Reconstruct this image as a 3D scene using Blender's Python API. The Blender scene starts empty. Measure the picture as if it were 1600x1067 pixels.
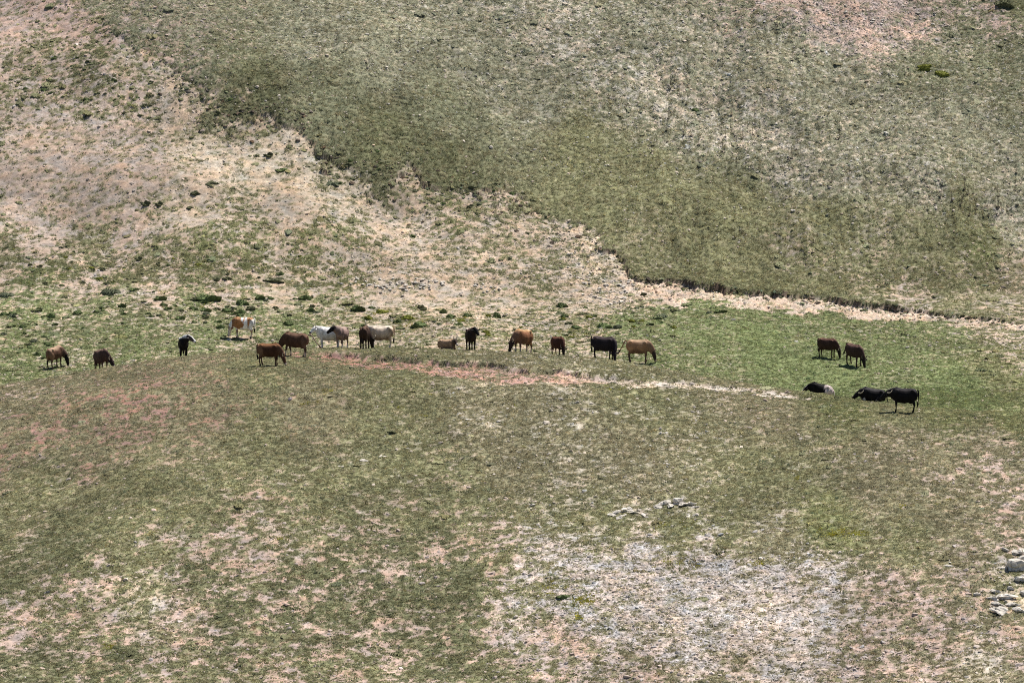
import bpy, bmesh, math, random
import numpy as np
from mathutils import Vector, Matrix, Euler

random.seed(7)
RNG = np.random.default_rng(11)
SC = bpy.context.scene
COL = SC.collection
R = math.radians

# ------------------------------------------------------------------ camera
CAM_Z = 60.0
PITCH = R(9.0)
FPX = 6077.0                      # focal length in pixels of the 1600 px wide photograph
cam_d = bpy.data.cameras.new('camera')
cam = bpy.data.objects.new('camera', cam_d)
COL.objects.link(cam)
cam.location = (0, 0, CAM_Z)
cam.rotation_euler = (R(90) - PITCH, 0, 0)
cam_d.sensor_width = 36.0
cam_d.lens = 36.0 * FPX / 1600.0
cam_d.clip_start = 1.0
cam_d.clip_end = 3000.0
SC.camera = cam

# ------------------------------------------------------------------ sky and sun
SUN_EL, SUN_AZ = R(60), R(48)     # azimuth measured from +X (right) towards +Y (away)
w = bpy.data.worlds.new('World')
SC.world = w
w.use_nodes = True
nt = w.node_tree
sky = nt.nodes.new('ShaderNodeTexSky')
sky.sky_type = 'NISHITA'
sky.sun_disc = False
sky.sun_elevation = SUN_EL
sky.sun_rotation = R(90) - SUN_AZ
sky.altitude = 1500
nt.links.new(sky.outputs[0], nt.nodes['Background'].inputs[0])
nt.nodes['Background'].inputs[1].default_value = 0.055
sd = bpy.data.lights.new('sun', 'SUN')
sd.energy = 4.6
sd.angle = R(0.5)
sd.color = (1.0, 0.955, 0.89)
sun = bpy.data.objects.new('sun', sd)
COL.objects.link(sun)
sv = Vector((math.cos(SUN_EL) * math.cos(SUN_AZ), math.cos(SUN_EL) * math.sin(SUN_AZ), math.sin(SUN_EL)))
sun.rotation_euler = sv.to_track_quat('Z', 'Y').to_euler()
sun.location = sv * 400
SC.view_settings.view_transform = 'Standard'
SC.view_settings.look = 'None'
SC.view_settings.gamma = 1
SC.view_settings.use_curve_mapping = False
SC.view_settings.exposure = 0.80
SC.cycles.use_denoising = False
SC.cycles.filter_width = 1.05
SC.cycles.max_bounces = 4
SC.cycles.diffuse_bounces = 3

# ------------------------------------------------------------------ numpy helpers
def lat(ix, iy, seed):
    h = (ix.astype(np.int64) * 374761393 + iy.astype(np.int64) * 668265263 + seed * 974634777) & 0xFFFFFFFF
    h = ((h ^ (h >> 13)) * 1274126177) & 0xFFFFFFFF
    h = h ^ (h >> 16)
    return (h & 0xFFFF).astype(np.float32) / 32767.5 - 1.0

def vnoise(x, y, seed):
    fx, fy = np.floor(x), np.floor(y)
    ix, iy = fx.astype(np.int64), fy.astype(np.int64)
    tx, ty = (x - fx).astype(np.float32), (y - fy).astype(np.float32)
    tx = tx * tx * (3 - 2 * tx); ty = ty * ty * (3 - 2 * ty)
    a = lat(ix, iy, seed); b = lat(ix + 1, iy, seed)
    c = lat(ix, iy + 1, seed); d = lat(ix + 1, iy + 1, seed)
    return (a + (b - a) * tx) * (1 - ty) + (c + (d - c) * tx) * ty

def fbm(x, y, wl, octs, seed, gain=0.55):
    """value noise sum, wavelengths wl, wl/2 ..; roughly unit variance"""
    s = 0; v = 0; amp = 1.0
    for k in range(octs):
        ca, sa = math.cos(1.1 * k + seed), math.sin(1.1 * k + seed)
        s = s + amp * vnoise((x * ca - y * sa) / wl + 17.3 * k, (x * sa + y * ca) / wl - 9.1 * k, seed * 13 + k)
        v += amp * amp * 0.145
        amp *= gain; wl *= 0.5
    return s / math.sqrt(v)

def unif(n):                      # standard normal -> uniform
    return 1 / (1 + np.exp(-1.702 * n))

def sstep(a, b, x):
    t = np.clip((x - a) / (b - a), 0, 1)
    return t * t * (3 - 2 * t)

# ------------------------------------------------------------------ terrain
SP, CP = math.sin(PITCH), math.cos(PITCH)
def ray(px, py):
    tx = (px - 800.0) / FPX; ty = -(py - 533.5) / FPX
    return np.array([tx, CP + ty * SP, -SP + ty * CP])

CREST = [(-900, 700, 252), (-400, 655, 254), (-150, 622, 255), (0, 604, 256), (100, 588, 256), (200, 570, 256), (300, 556, 256), (400, 548, 256), (500, 545, 256),
         (600, 546, 256), (700, 547, 256), (800, 551, 255), (900, 558, 253), (1000, 570, 251), (1100, 591, 248),
         (1200, 606, 245), (1300, 620, 242), (1400, 635, 239), (1500, 643, 237), (1600, 646, 236), (1800, 652, 236), (2400, 665, 236)]
_cx, _cd, _cz = [], [], []
for px, py, d in CREST:
    r = ray(px, py); k = d / r[1]
    _cx.append(r[0] * k); _cd.append(d); _cz.append(r[2] * k)
_gx = np.linspace(-90, 90, 1801)
def _smooth(v):
    g = np.interp(_gx, _cx, v)
    ker = np.exp(-0.5 * (np.arange(-60, 61) / 18.0) ** 2); ker /= ker.sum()
    return np.convolve(np.pad(g, 60, mode='edge'), ker, mode='valid')
_gd, _gz = _smooth(_cd), _smooth(_cz)

def crest_d(x): return np.interp(x, _gx, _gd)

def h_base(x, d):
    """terrain height relative to the camera, without turf step and small relief"""
    dc = np.interp(x, _gx, _gd); zc = np.interp(x, _gx, _gz)
    u = np.clip(dc - d, -14, None); ue = dc - d
    M, L = 0.305, 12.0
    s0 = zc / dc
    g = zc - ((s0 + M) * u - M * L * (1 - np.exp(-u / L))) + np.where(ue < -14, (ue + 14) * 0.6, 0)
    far = np.clip(ue - 85, 0, None)
    g = g + 0.08 * far
    und = 0.16 * fbm(x, d, 17.0, 2, 3)
    g = g + und * sstep(2, 16, u)
    fl = -45.0 + 0.03 * (d - 255) + 0.012 * (x - 0) * 0
    fl = fl + 0.22 * fbm(x, d, 14.0, 2, 5)
    toe = 298.5 + 1.6 * np.sin(x / 13.0 + 0.6) - 1.5 * sstep(-50, -20, -x) 
    s = d - toe
    k = 3.0
    sp = k * np.logaddexp(0, s / k)
    sp = np.where(sp > 120, 120 + (sp - 120) * 0.3, sp)
    f = fl + 0.515 * sp
    f = f + 1.5 * np.exp(-((x + 27) / 15.0) ** 2 - ((d - 320) / 12.0) ** 2)
    f = f + 0.35 * fbm(x * 0.8 + d * 0.4, d, 13.0, 3, 9) * sstep(0, 12, s)
    k2 = 0.35
    m = np.maximum(g, f)
    return m + k2 * np.log1p(np.exp(-np.abs(g - f) / k2))

_ds = np.arange(150.0, 420.0, 0.08)
def at(px, py, dmin=150.0):
    """where the sight line of a photograph pixel meets the base terrain: (x, d)"""
    r = ray(px, py)
    ds = _ds[_ds >= dmin]
    xs = r[0] / r[1] * ds; zs = r[2] / r[1] * ds
    hit = np.nonzero(zs <= h_base(xs, ds))[0]
    i = hit[0] if len(hit) else -1
    return float(xs[i]), float(ds[i])

# turf edge across the far slope (photograph pixels -> plan)
EDGE = [(-300, -120), (0, -60), (120, 0), (195, 60), (245, 108), (300, 150), (345, 172), (425, 185), (475, 203), (500, 243), (560, 264), (640, 284), (720, 300), (785, 312),
        (825, 340), (880, 362), (930, 385), (965, 402), (985, 436), (1020, 442), (1060, 449), (1130, 455), (1200, 464), (1270, 469),
        (1340, 479), (1400, 486), (1470, 493), (1540, 501), (1600, 508), (1800, 530)]
_ew = np.array([at(px, max(py, -60), 262) if py > -60 else at(px, -60, 262) for px, py in EDGE])
_eo = np.argsort(_ew[:, 0]); _ew = _ew[_eo]
def edge_d(x): return np.interp(x, _ew[:, 0], _ew[:, 1])
def px_of_x(x, d): return 800 + FPX * x / d

# red cut bank just under the crest of the mound
BANK = [(440, 552), (520, 553), (560, 554), (620, 557), (700, 563), (780, 570), (860, 577), (930, 584), (1000, 591), (1080, 599), (1160, 607), (1250, 618)]
_bw = np.array([at(px, py) for px, py in BANK])
def bank_d(x): return np.interp(x, _bw[:, 0], _bw[:, 1])

def axis(segs):
    out = []
    for a, b, st in segs:
        n = max(1, int(round((b - a) / st)))
        out.append(np.linspace(a, b, n, endpoint=False))
    out.append([segs[-1][1]])
    return np.concatenate(out)
AX = axis([(-420, -120, 30), (-120, -60, 6), (-60, -48, 1.0), (-48, 48, 0.112), (48, 60, 1.0), (60, 120, 6), (120, 420, 30)])
AY = axis([(-60, 120, 15), (120, 168, 3), (168, 179, 0.5), (179, 262, 0.15), (262, 298, 0.17), (298, 343, 0.112), (343, 352, 0.5), (352, 400, 3), (400, 900, 25)])
X, D = np.meshgrid(AX, AY)
X = X.astype(np.float64); D = D.astype(np.float64)
HB = h_base(X, D)

# ---- ground cover fields, interpolated between hand-set places
G = dict(olive=(.208, .206, .110), brown=(.230, .212, .130), green=(.164, .196, .084), dark=(.150, .154, .082), grey=(.252, .250, .170),
         lime=(.178, .188, .086), dusk=(.185, .190, .116))
S = dict(tan=(.40, .315, .24), sand=(.47, .385, .29), pink=(.385, .285, .238), lilac=(.40, .345, .312), red=(.265, .148, .12),
         gpink=(.375, .29, .235), ptan=(.41, .32, .26), pale=(.42, .36, .285), dirt=(.30, .215, .16))
G = {k: tuple(.98 * q for q in v) for k, v in G.items()}
S = {k: tuple(.9 * q for q in v) for k, v in S.items()}
MOUND = [
 (0,625,.62,'brown','pink',.2),(100,655,.68,'brown','red',.1),(200,640,.58,'brown','red',.1),(270,612,.6,'brown','red',.1),(330,645,.75,'brown','red',.1),(150,700,.66,'brown','red',.1),(30,690,.66,'brown','red',.1),
 (60,760,.92,'olive','pink',.1),(200,780,.95,'olive','pink',.1),(400,590,.88,'olive','red',.1),(480,640,.9,'brown','red',.1),(620,620,.93,'olive','pink',.2),(800,625,.86,'brown','pale',.3),(760,660,.8,'brown','pale',.4),
 (1000,640,.9,'olive','pale',.2),(1200,650,.84,'brown','pink',.2),(1400,690,.84,'brown','pink',.2),(1550,695,.72,'brown','pink',.3),(1550,745,.55,'brown','pink',.3),(1450,720,.75,'brown','pink',.3),(1580,660,.93,'lime','pink',.1),(1480,655,.93,'lime','pink',.1),(1320,640,.9,'lime','pink',.1),(1400,650,.92,'olive','pink',.1),
 (400,700,.97,'olive','pink',.1),(600,720,.93,'olive','pale',.2),(500,780,.95,'olive','pink',.1),(700,760,.85,'olive','pink',.2),(800,720,.88,'brown','pale',.4),(900,715,.76,'brown','pale',.5),(1000,745,.86,'brown','pale',.5),(980,690,.86,'brown','pale',.3),
 (1200,740,.92,'olive','pale',.2),(1150,800,.88,'olive','pale',.2),(1300,830,.96,'lime','pale',.1),(1420,850,.94,'olive','pink',.1),(1200,850,.82,'brown','lilac',.3),(1380,770,.92,'brown','pink',.2),(1500,800,.85,'brown','pink',.2),(1580,835,.55,'brown','pink',.3),(1500,870,.72,'brown','pink',.3),(1060,832,.92,'olive','lilac',.3),
 (300,800,.92,'olive','pink',.1),(100,860,.97,'dark','pink',.1),(20,900,.9,'dark','pink',.1),(250,855,.72,'olive','pink',.2),(350,850,.5,'olive','pink',.2),(430,835,.42,'olive','ptan',.2),(400,880,.45,'olive','pink',.2),(500,830,.6,'olive','pink',.2),(520,880,.6,'dark','pink',.2),(600,840,.72,'dark','pink',.2),(680,860,.58,'dark','pink',.2),(640,810,.8,'olive','pink',.2),(750,830,.72,'olive','pink',.3),(780,880,.28,'olive','pink',.3),
 (30,965,.36,'olive','pink',.4),(110,930,.44,'olive','pink',.4),(150,990,.42,'olive','pink',.4),(230,930,.5,'olive','pale',.5),(300,900,.6,'dark','pink',.2),(280,960,.45,'brown','pink',.4),(350,950,.6,'dark','pink',.2),(450,920,.62,'dark','pink',.2),(550,930,.62,'dark','pink',.2),(480,990,.55,'dark','pink',.2),(620,960,.72,'dark','pink',.1),(720,930,.8,'dark','pink',.1),(700,1000,.72,'dark','pink',.2),(600,1030,.5,'olive','pink',.3),(420,1040,.5,'olive','pink',.3),(60,1040,.85,'dark','pink',.1),(190,1035,.7,'dark','pink',.2),(260,1055,.55,'olive','pink',.2),(520,1060,.5,'olive','pink',.3),(760,1045,.5,'olive','pink',.3),(700,905,.7,'dark','pink',.2),
 (810,960,.3,'olive','lilac',.7),(830,900,.22,'olive','lilac',.7),(870,860,.3,'brown','lilac',.8),(900,900,.1,'olive','lilac',1),(900,940,.15,'lime','lilac',1),(1000,870,.15,'brown','lilac',.8),(1000,900,.02,'olive','lilac',1),(1050,940,.02,'olive','lilac',1),(1100,880,.05,'brown','lilac',1),(1200,910,.06,'brown','lilac',1),(1150,970,.04,'brown','lilac',1),(1000,980,.1,'brown','lilac',.9),(880,1000,.25,'brown','pink',.7),
 (880,815,.8,'olive','pale',.3),(960,820,.82,'olive','pale',.3),(1140,835,.85,'olive','lilac',.3),(1250,975,.12,'brown','lilac',.8),(1290,900,.25,'brown','lilac',.8),(1150,925,.03,'brown','lilac',1),(960,935,.04,'olive','lilac',1),(1100,1000,.15,'brown','lilac',.9),(1200,1010,.2,'brown','lilac',.8),(1400,920,.42,'brown','pink',.5),(1500,940,.42,'brown','pink',.5),(1450,1000,.36,'brown','pink',.5),(1590,1010,.4,'brown','pink',.5),(1350,1050,.4,'brown','pink',.6),(1000,1050,.4,'brown','pink',.6),(1150,1050,.4,'brown','ptan',.6),(850,1050,.5,'olive','pink',.5),(1590,920,.5,'olive','pale',.4),(1550,1060,.45,'brown','pale',.5),
]
FLOOR = [
 (40,570,.78,'green','tan',.4),(40,505,.74,'green','tan',.4),(200,530,.82,'green','tan',.4),(320,515,.8,'green','tan',.4),(450,505,.72,'green','tan',.4),(400,485,.5,'green','tan',.4),(150,475,.55,'green','tan',.3),(20,470,.55,'green','tan',.3),(310,470,.6,'green','tan',.3),
 (560,490,.4,'lime','tan',.4),(640,505,.45,'lime','tan',.6),(700,515,.4,'lime','tan',.7),(780,515,.42,'lime','tan',.7),(850,500,.35,'lime','tan',.6),(900,515,.5,'lime','tan',.7),(980,505,.7,'green','tan',.5),(1000,530,.85,'green','tan',.4),(1100,515,.95,'green','tan',.3),(1200,540,1,'green','tan',.2),(1300,580,1,'green','tan',.2),(1500,600,1,'green','tan',.1),(1400,545,.97,'green','tan',.3),(1480,530,.85,'green','tan',.5),(1550,575,.9,'lime','tan',.2),(1570,545,.6,'lime','ptan',.6),(1560,525,.35,'olive','ptan',.7),(1100,493,.85,'green','tan',.3),(1250,508,.9,'green','tan',.3),(1400,515,.7,'green','tan',.5),
 (0,435,.3,'olive','ptan',.2),(150,437,.35,'olive','ptan',.2),(250,450,.3,'olive','ptan',.2),(340,445,.25,'olive','ptan',.2),(430,455,.12,'olive','tan',.2),(600,450,.1,'olive','tan',.4),(700,470,.12,'olive','tan',.3),(800,455,.18,'olive','tan',.4),(900,470,.15,'olive','tan',.6),(960,455,.15,'olive','tan',.8),
 (0,395,.6,'dark','tan',.2),(150,392,.7,'olive','tan',.2),(240,400,.7,'olive','tan',.2),(320,412,.72,'lime','tan',.2),(400,392,.62,'lime','tan',.2),(470,398,.6,'lime','tan',.2),(540,400,.3,'lime','tan',.3),(700,405,.2,'olive','tan',.4),(850,405,.38,'olive','tan',.5),(790,425,.32,'olive','tan',.4),(940,410,.25,'olive','sand',.7),(650,380,.2,'olive','tan',.4),
 (40,330,.03,'olive','gpink',.2),(150,300,.03,'olive','gpink',.2),(230,260,.05,'olive','gpink',.2),(100,240,.08,'olive','ptan',.2),(180,205,.16,'olive','ptan',.3),(60,190,.15,'olive','ptan',.2),(320,230,.06,'olive','sand',.3),(400,250,.04,'olive','sand',.2),(380,215,.15,'olive','tan',.4),(500,295,.1,'olive','sand',.3),(300,300,.05,'olive','tan',.2),(280,340,.15,'lime','tan',.2),(200,365,.2,'olive','ptan',.2),(60,370,.2,'olive','ptan',.2),(450,340,.08,'olive','tan',.2),(600,330,.2,'olive','tan',.3),(560,290,.15,'olive','sand',.3),(700,345,.35,'lime','tan',.4),(740,325,.4,'olive','tan',.4),(820,375,.3,'olive','tan',.4),
 (30,30,.05,'olive','pink',.2),(110,25,.14,'olive','pink',.3),(60,85,.5,'olive','ptan',.3),(150,105,.62,'dark','ptan',.3),(40,140,.4,'olive','ptan',.3),(120,150,.4,'olive','ptan',.3),(210,140,.3,'lime','ptan',.3),(180,45,.3,'olive','pink',.4),(200,90,.25,'olive','tan',.4),(260,160,.25,'dark','tan',.4),(300,190,.15,'olive','tan',.4),
]
TURF = [
 (300,40,.6,'grey','pink',.6),(350,80,.78,'dusk','pink',.5),(270,100,.6,'dusk','pink',.4),(400,140,.92,'dark','tan',.3),(500,160,.93,'dusk','tan',.3),(600,225,.97,'dark','tan',.2),(700,265,1,'dark','tan',.2),(900,340,1,'olive','tan',.2),(480,60,.75,'grey','pale',.6),(600,80,.8,'grey','pale',.5),(750,100,.72,'grey','pale',.5),(650,15,.62,'grey','pale',.7),(820,15,.45,'grey','pale',.8),(870,60,.35,'grey','pale',.8),(950,110,.4,'grey','pale',.8),(850,160,.75,'grey','pale',.5),(900,220,.85,'olive','pale',.4),(700,180,.88,'dusk','pale',.4),
 (1030,140,.4,'grey','pale',.9),(1090,195,.42,'grey','pale',.9),(1200,215,.4,'grey','pale',.9),(1240,245,.42,'grey','pale',.9),(1310,290,.5,'grey','pale',.8),(1450,305,.5,'grey','pale',.8),(1580,330,.5,'grey','pale',.7),(1000,280,.92,'olive','pale',.4),(1150,330,.95,'olive','pale',.4),(1100,400,1,'olive','tan',.2),(1300,350,.9,'olive','pale',.4),(1450,385,.85,'olive','tan',.3),(1020,385,.75,'olive','tan',.4),(1060,370,.85,'olive','tan',.4),(1230,408,.6,'olive','ptan',.2),(1290,425,.6,'olive','ptan',.2),(1345,445,.55,'olive','ptan',.2),(1430,468,.45,'olive','ptan',.2),(1440,415,.75,'olive','ptan',.2),(1530,440,.5,'olive','ptan',.2),(1585,455,.4,'brown','ptan',.3),(1590,490,.45,'olive','ptan',.3),(1200,445,1,'olive','tan',.2),(1300,460,.95,'olive','tan',.2),(1500,350,.85,'olive','pale',.4),(1530,400,.8,'lime','ptan',.3),(1500,480,.7,'olive','ptan',.2),
 (1200,90,.65,'grey','pale',.7),(1300,140,.7,'grey','pale',.6),(1000,40,.6,'grey','pale',.7),(1100,90,.6,'grey','pale',.7),(1150,25,.5,'grey','pink',.8),(1220,5,.2,'grey','pink',.9),(1290,15,.12,'grey','pink',1),(1350,35,.12,'grey','pink',1),(1420,45,.2,'grey','pink',1),(1480,20,.45,'dusk','pink',.8),(1540,15,.3,'dusk','pink',.7),(1560,40,.3,'dusk','pink',.6),(1510,55,.6,'dusk','pale',.6),(1580,90,.8,'dusk','pale',.5),(1450,115,.8,'dusk','pale',.5),(1520,200,.72,'grey','pale',.6),(1420,200,.62,'grey','pale',.7),(1590,8,.9,'dark','pink',.3),(1590,250,.65,'grey','pale',.6),(1330,220,.55,'grey','pale',.8),(1580,160,.75,'dusk','pale',.6),
]
def vd(d):                        # depth weighted so that flat ground counts less than steep ground
    return np.interp(d, [0, 262, 298, 306, 400], [0, 262 * .30, 262 * .30 + 36 * .22, 262 * .30 + 36 * .22 + 8 * .45, 262 * .30 + 36 * .22 + 8 * .45 + 94 * .62])
def field(pts, x, d, dmin):
    w = np.array([at(p[0], p[1], dmin) for p in pts]); wx, wy = w[:, 0], vd(w[:, 1])
    val = np.array([[p[2], *G[p[3]], *S[p[4]], p[5]] for p in pts], np.float32)
    y = vd(d)
    num = np.zeros((x.size, 8), np.float32); den = np.zeros(x.size, np.float32)
    for i in range(len(pts)):
        q = ((x - wx[i]) ** 2 + (y - wy[i]) ** 2 + 0.25).astype(np.float32)
        k = q ** -2.0
        den += k; num += k[:, None] * val[i]
    return num / den[:, None]

inside = (np.abs(X) < 62) & (D > 165) & (D < 356)
xf, df = X[inside], D[inside]
wob = .9 * fbm(xf, df, 3.4, 5, 21, .72)
wob2 = .28 * fbm(xf, df * .25, 3.0, 2, 22)
_ws = sstep(930, 1010, px_of_x(xf, df))
dd = df - (edge_d(xf) + wob * (1 - _ws) * 1.6 + wob2 * _ws)      # > 0 on the turf above the edge
on_mound = df < crest_d(xf) + 5.0
# the three sets never blend across the crest or the turf edge
V = np.zeros((xf.size, 8), np.float32)
far_turf = (~on_mound) & (dd > 0)
far_low = (~on_mound) & (dd <= 0)
V[on_mound] = field(MOUND, xf[on_mound], df[on_mound], 150)
V[far_low] = field(FLOOR, xf[far_low], df[far_low], 262)
V[far_turf] = field(TURF, xf[far_turf], df[far_turf], 262)
V[far_turf, 0] += .17 * sstep(.2, .45, V[far_turf, 0])
cover = V[:, 0].copy(); gcol = V[:, 1:4].copy(); scol = V[:, 4:7].copy(); stone = V[:, 7].copy()
pxf = px_of_x(xf, df)
# raw earth under the turf edge
tan_c, dirt_c, red_c, sand_c = (np.array(S[k], np.float32) for k in ('tan', 'dirt', 'red', 'sand'))
strip_w = np.interp(pxf, [300, 500, 800, 980, 1050, 1150, 1300, 1450, 1600], [1.0, 1.2, 1.0, 5.5, 5.2, 4.8, 4.6, 3.5, 2.5])
rawe = far_low * sstep(-1.0, -0.75, dd / strip_w + 0.25 * fbm(xf, df, 1.7, 3, 33)) 
rawe = rawe * np.where(pxf > 980, 1, .55)
cover = cover * (1 - .93 * rawe)
scol = scol + (np.where(pxf > 980, 1, .3) * rawe)[:, None] * (np.array((.42, .32, .245), np.float32) - scol)
_fr = (1 - sstep(900, 980, pxf))
cover = np.maximum(cover, far_low * _fr * .55 * np.exp(dd / 2.6) * (1 - .5 * rawe))
cover = cover - .35 * _fr * far_turf * np.exp(-np.clip(dd, 0, None) / 1.2)
# a lip of denser darker turf along the edge
lip = far_turf * np.exp(-np.clip(dd, 0, None) / 1.3) * np.interp(pxf, [200, 400, 900, 1000, 1400, 1600], [.2, .6, .7, 1, 1, .3])
cover = np.maximum(cover, lip * .97)
gcol = gcol + (0.6 * lip)[:, None] * (np.array(G['dark'], np.float32) - gcol)
# red cut bank
bd = df - bank_d(xf) + 0.35 * fbm(xf, df, 2.0, 3, 41)
bw_dn = np.interp(pxf, [430, 520, 600, 750, 850, 950, 1100, 1260, 1300], [.8, 4.2, 7.0, 7.0, 5.0, 3.2, 2.0, 1.3, 0])
bank = on_mound * sstep(-1.15, -.8, -np.abs(bd + bw_dn * .5) / (bw_dn * .5 + .05)) * (pxf > 425) * (pxf < 1275)
redness = np.interp(pxf, [450, 600, 850, 1000], [1, 1, .8, .0])
scol = scol + bank[:, None] * ((redness[:, None] * (np.array((.32, .165, .135), np.float32)) + (1 - redness)[:, None] * np.array((.46, .38, .31), np.float32)) - scol)
cover = cover * (1 - bank * np.interp(pxf, [450, 560, 900, 1000, 1260], [.5, .86, .84, .88, .9]))

# ---- patchy mask
nz = fbm(xf, np.where(on_mound, df, df * 1.5), 1.9, 5, 51, .72)
dn = np.where(on_mound, df * .8, df * 1.55)
nz2 = fbm(xf, dn, 0.62, 3, 57, .85)
nz3 = fbm(xf, dn, 0.27, 2, 58, .9)
big = sstep(228, 205, df) * on_mound * sstep(3, -2, xf)
wa = np.where(far_turf, .16, .26) + .10 * big; wb = np.where(far_turf, .5, .55) - .05 * big; wc = .66 - .1 * big
noise = unif((nz * wa + nz2 * wb + nz3 * wc) / np.sqrt(wa ** 2 + wb ** 2 + wc ** 2))
soft = np.where(far_turf, .42, .32)
mask = sstep(-soft, soft, cover * 1.02 + np.where(on_mound, .045, .0) - noise)
mask[cover > .985] = np.maximum(mask[cover > .985], .9)
# ---- colours of soil and of the sward
v1 = fbm(xf, df, 4.5, 3, 61); v2 = fbm(xf, dn, .45, 3, 63, .8); v3 = fbm(xf, dn, 1.1, 3, 67, .8)
soil = scol * np.exp(.07 * v1 + .10 * v2)[:, None]
soil = soil * (1 + .05 * v3[:, None] * np.array((1, .2, -.6), np.float32))
grass = gcol * np.exp(.055 * v1 + .05 * v3 + .10 * v2 + .09 * nz3)[:, None]
dry = sstep(.2, 1.6, fbm(xf, df, .8, 4, 71, .85)) * (1 - sstep(.93, 1, cover) * far_low)
grass = grass + (dry * .35)[:, None] * (np.array((.235, .20, .12), np.float32) - grass)
colr = soil + mask[:, None] * (grass * .86 - soil)

# ---- relief
H = HB.copy()
hf = HB[inside]
step_h = np.interp(pxf, [200, 420, 520, 800, 930, 990, 1060, 1250, 1400, 1500, 1600], [.06, .14, .18, .12, .12, .26, .42, .40, .34, .26, .10])
step_h = step_h * np.clip(1 + .28 * fbm(xf, df * .3, 2.2, 4, 77, .7), .55, 1.5)
rel = np.where(on_mound, 0, step_h * sstep(-.10, .16, dd) - step_h * .35 * np.exp(-np.abs(np.minimum(dd, 0)) / 1.2) * (dd <= .05))
rel = rel + on_mound * np.interp(pxf, [430, 540, 900, 1000, 1270], [0, .45, .35, .18, .12]) * -1.1 * (1 - sstep(-.5, .35, bd)) * np.exp(np.minimum(bd, 0) / 5.0) * (pxf > 425) * (pxf < 1290)
rel = rel + mask * (.035 + .035 * big) * np.where(far_low, 1.3, 1)
rel = rel + .014 * nz2 + .010 * v2 * (1 + mask) + .018 * v3 * (.4 + .6 * mask)
rel = rel + .05 * rawe * v2
H[inside] = hf + rel
HR = np.zeros(X.shape, np.float32); HR[inside] = rel
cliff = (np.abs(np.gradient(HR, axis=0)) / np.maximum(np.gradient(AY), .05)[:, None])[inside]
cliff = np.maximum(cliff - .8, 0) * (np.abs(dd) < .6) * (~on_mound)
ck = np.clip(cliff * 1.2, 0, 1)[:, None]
colr = colr + ck * (np.array((.085, .060, .044), np.float32) * np.exp(.25 * nz3)[:, None] - colr)  # dark topsoil brown, also painting the scarp face's shade into the colour
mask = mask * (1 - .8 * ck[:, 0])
COLR = np.zeros((X.size, 4), np.float32); COLR[:, :3] = (.12, .115, .07); COLR[:, 3] = 1
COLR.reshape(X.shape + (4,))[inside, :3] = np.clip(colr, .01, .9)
def grid_of(v):
    o = np.zeros(X.shape, np.float32); o[inside] = v; return o
MASK, STONE, BARE = grid_of(mask), grid_of(stone), grid_of(1 - cover)
GC = np.zeros(X.shape + (3,), np.float32); GC[inside] = grass
SCOL = np.zeros(X.shape + (3,), np.float32); SCOL[inside] = soil
COVER = grid_of(cover); TURFM = grid_of(far_turf.astype(np.float32)); RAWE = grid_of(rawe)

def gi(ax, v):                    # fractional index on a graded axis
    return np.interp(v, ax, np.arange(len(ax)))
def sample(F, x, d):
    i, j = gi(AY, d), gi(AX, x)
    i0 = np.clip(np.floor(i).astype(int), 0, len(AY) - 2); j0 = np.clip(np.floor(j).astype(int), 0, len(AX) - 2)
    a = i - i0; b = j - j0
    if F.ndim == 3: a = a[..., None]; b = b[..., None]
    return (F[i0, j0] * (1 - b) + F[i0, j0 + 1] * b) * (1 - a) + (F[i0 + 1, j0] * (1 - b) + F[i0 + 1, j0 + 1] * b) * a
def ground(x, d):
    return float(sample(H, np.array([x]), np.array([d]))[0]) + CAM_Z
def hit(px, py, dmin=150.0):
    """sight line against the finished ground -> world point"""
    r = ray(px, py); ds = _ds[_ds >= dmin]
    xs = r[0] / r[1] * ds; zs = r[2] / r[1] * ds
    k = np.nonzero(zs <= sample(H, xs, ds))[0]
    i = k[0] if len(k) else -1
    return float(xs[i]), float(ds[i]), float(sample(H, xs[i:i + 1] if i >= 0 else xs[-1:], ds[i:i + 1] if i >= 0 else ds[-1:])[0]) + CAM_Z
def visible(x, d, z, lift=.05):
    """mask of points seen from the camera over the ground (rough)"""
    ok = np.ones(x.shape, bool)
    for t in np.linspace(.78, .995, 26):
        ok &= (z - CAM_Z + lift) * t > sample(H, x * t, d * t) - .06
    return ok

# ------------------------------------------------------------------ node helpers
def new_mat(name):
    m = bpy.data.materials.new(name); m.use_nodes = True
    n = m.node_tree; b = n.nodes['Principled BSDF']
    b.inputs['Roughness'].default_value = .95
    b.inputs['Specular IOR Level'].default_value = .12
    return m, n, b
def N(n, t, **kw):
    o = n.nodes.new(t)
    for k, v in kw.items(): setattr(o, k, v)
    return o
def L(n, a, b): n.links.new(a, b)
def mulcol(n, col, fac_socket):
    v = N(n, 'ShaderNodeVectorMath', operation='SCALE')
    L(n, col, v.inputs[0]); L(n, fac_socket, v.inputs['Scale'])
    return v.outputs[0]
def ramp(n, sock, a, b, c, d):
    r = N(n, 'ShaderNodeMapRange'); L(n, sock, r.inputs[0])
    for i, v in zip((1, 2, 3, 4), (a, b, c, d)): r.inputs[i].default_value = v
    return r.outputs[0]

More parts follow.
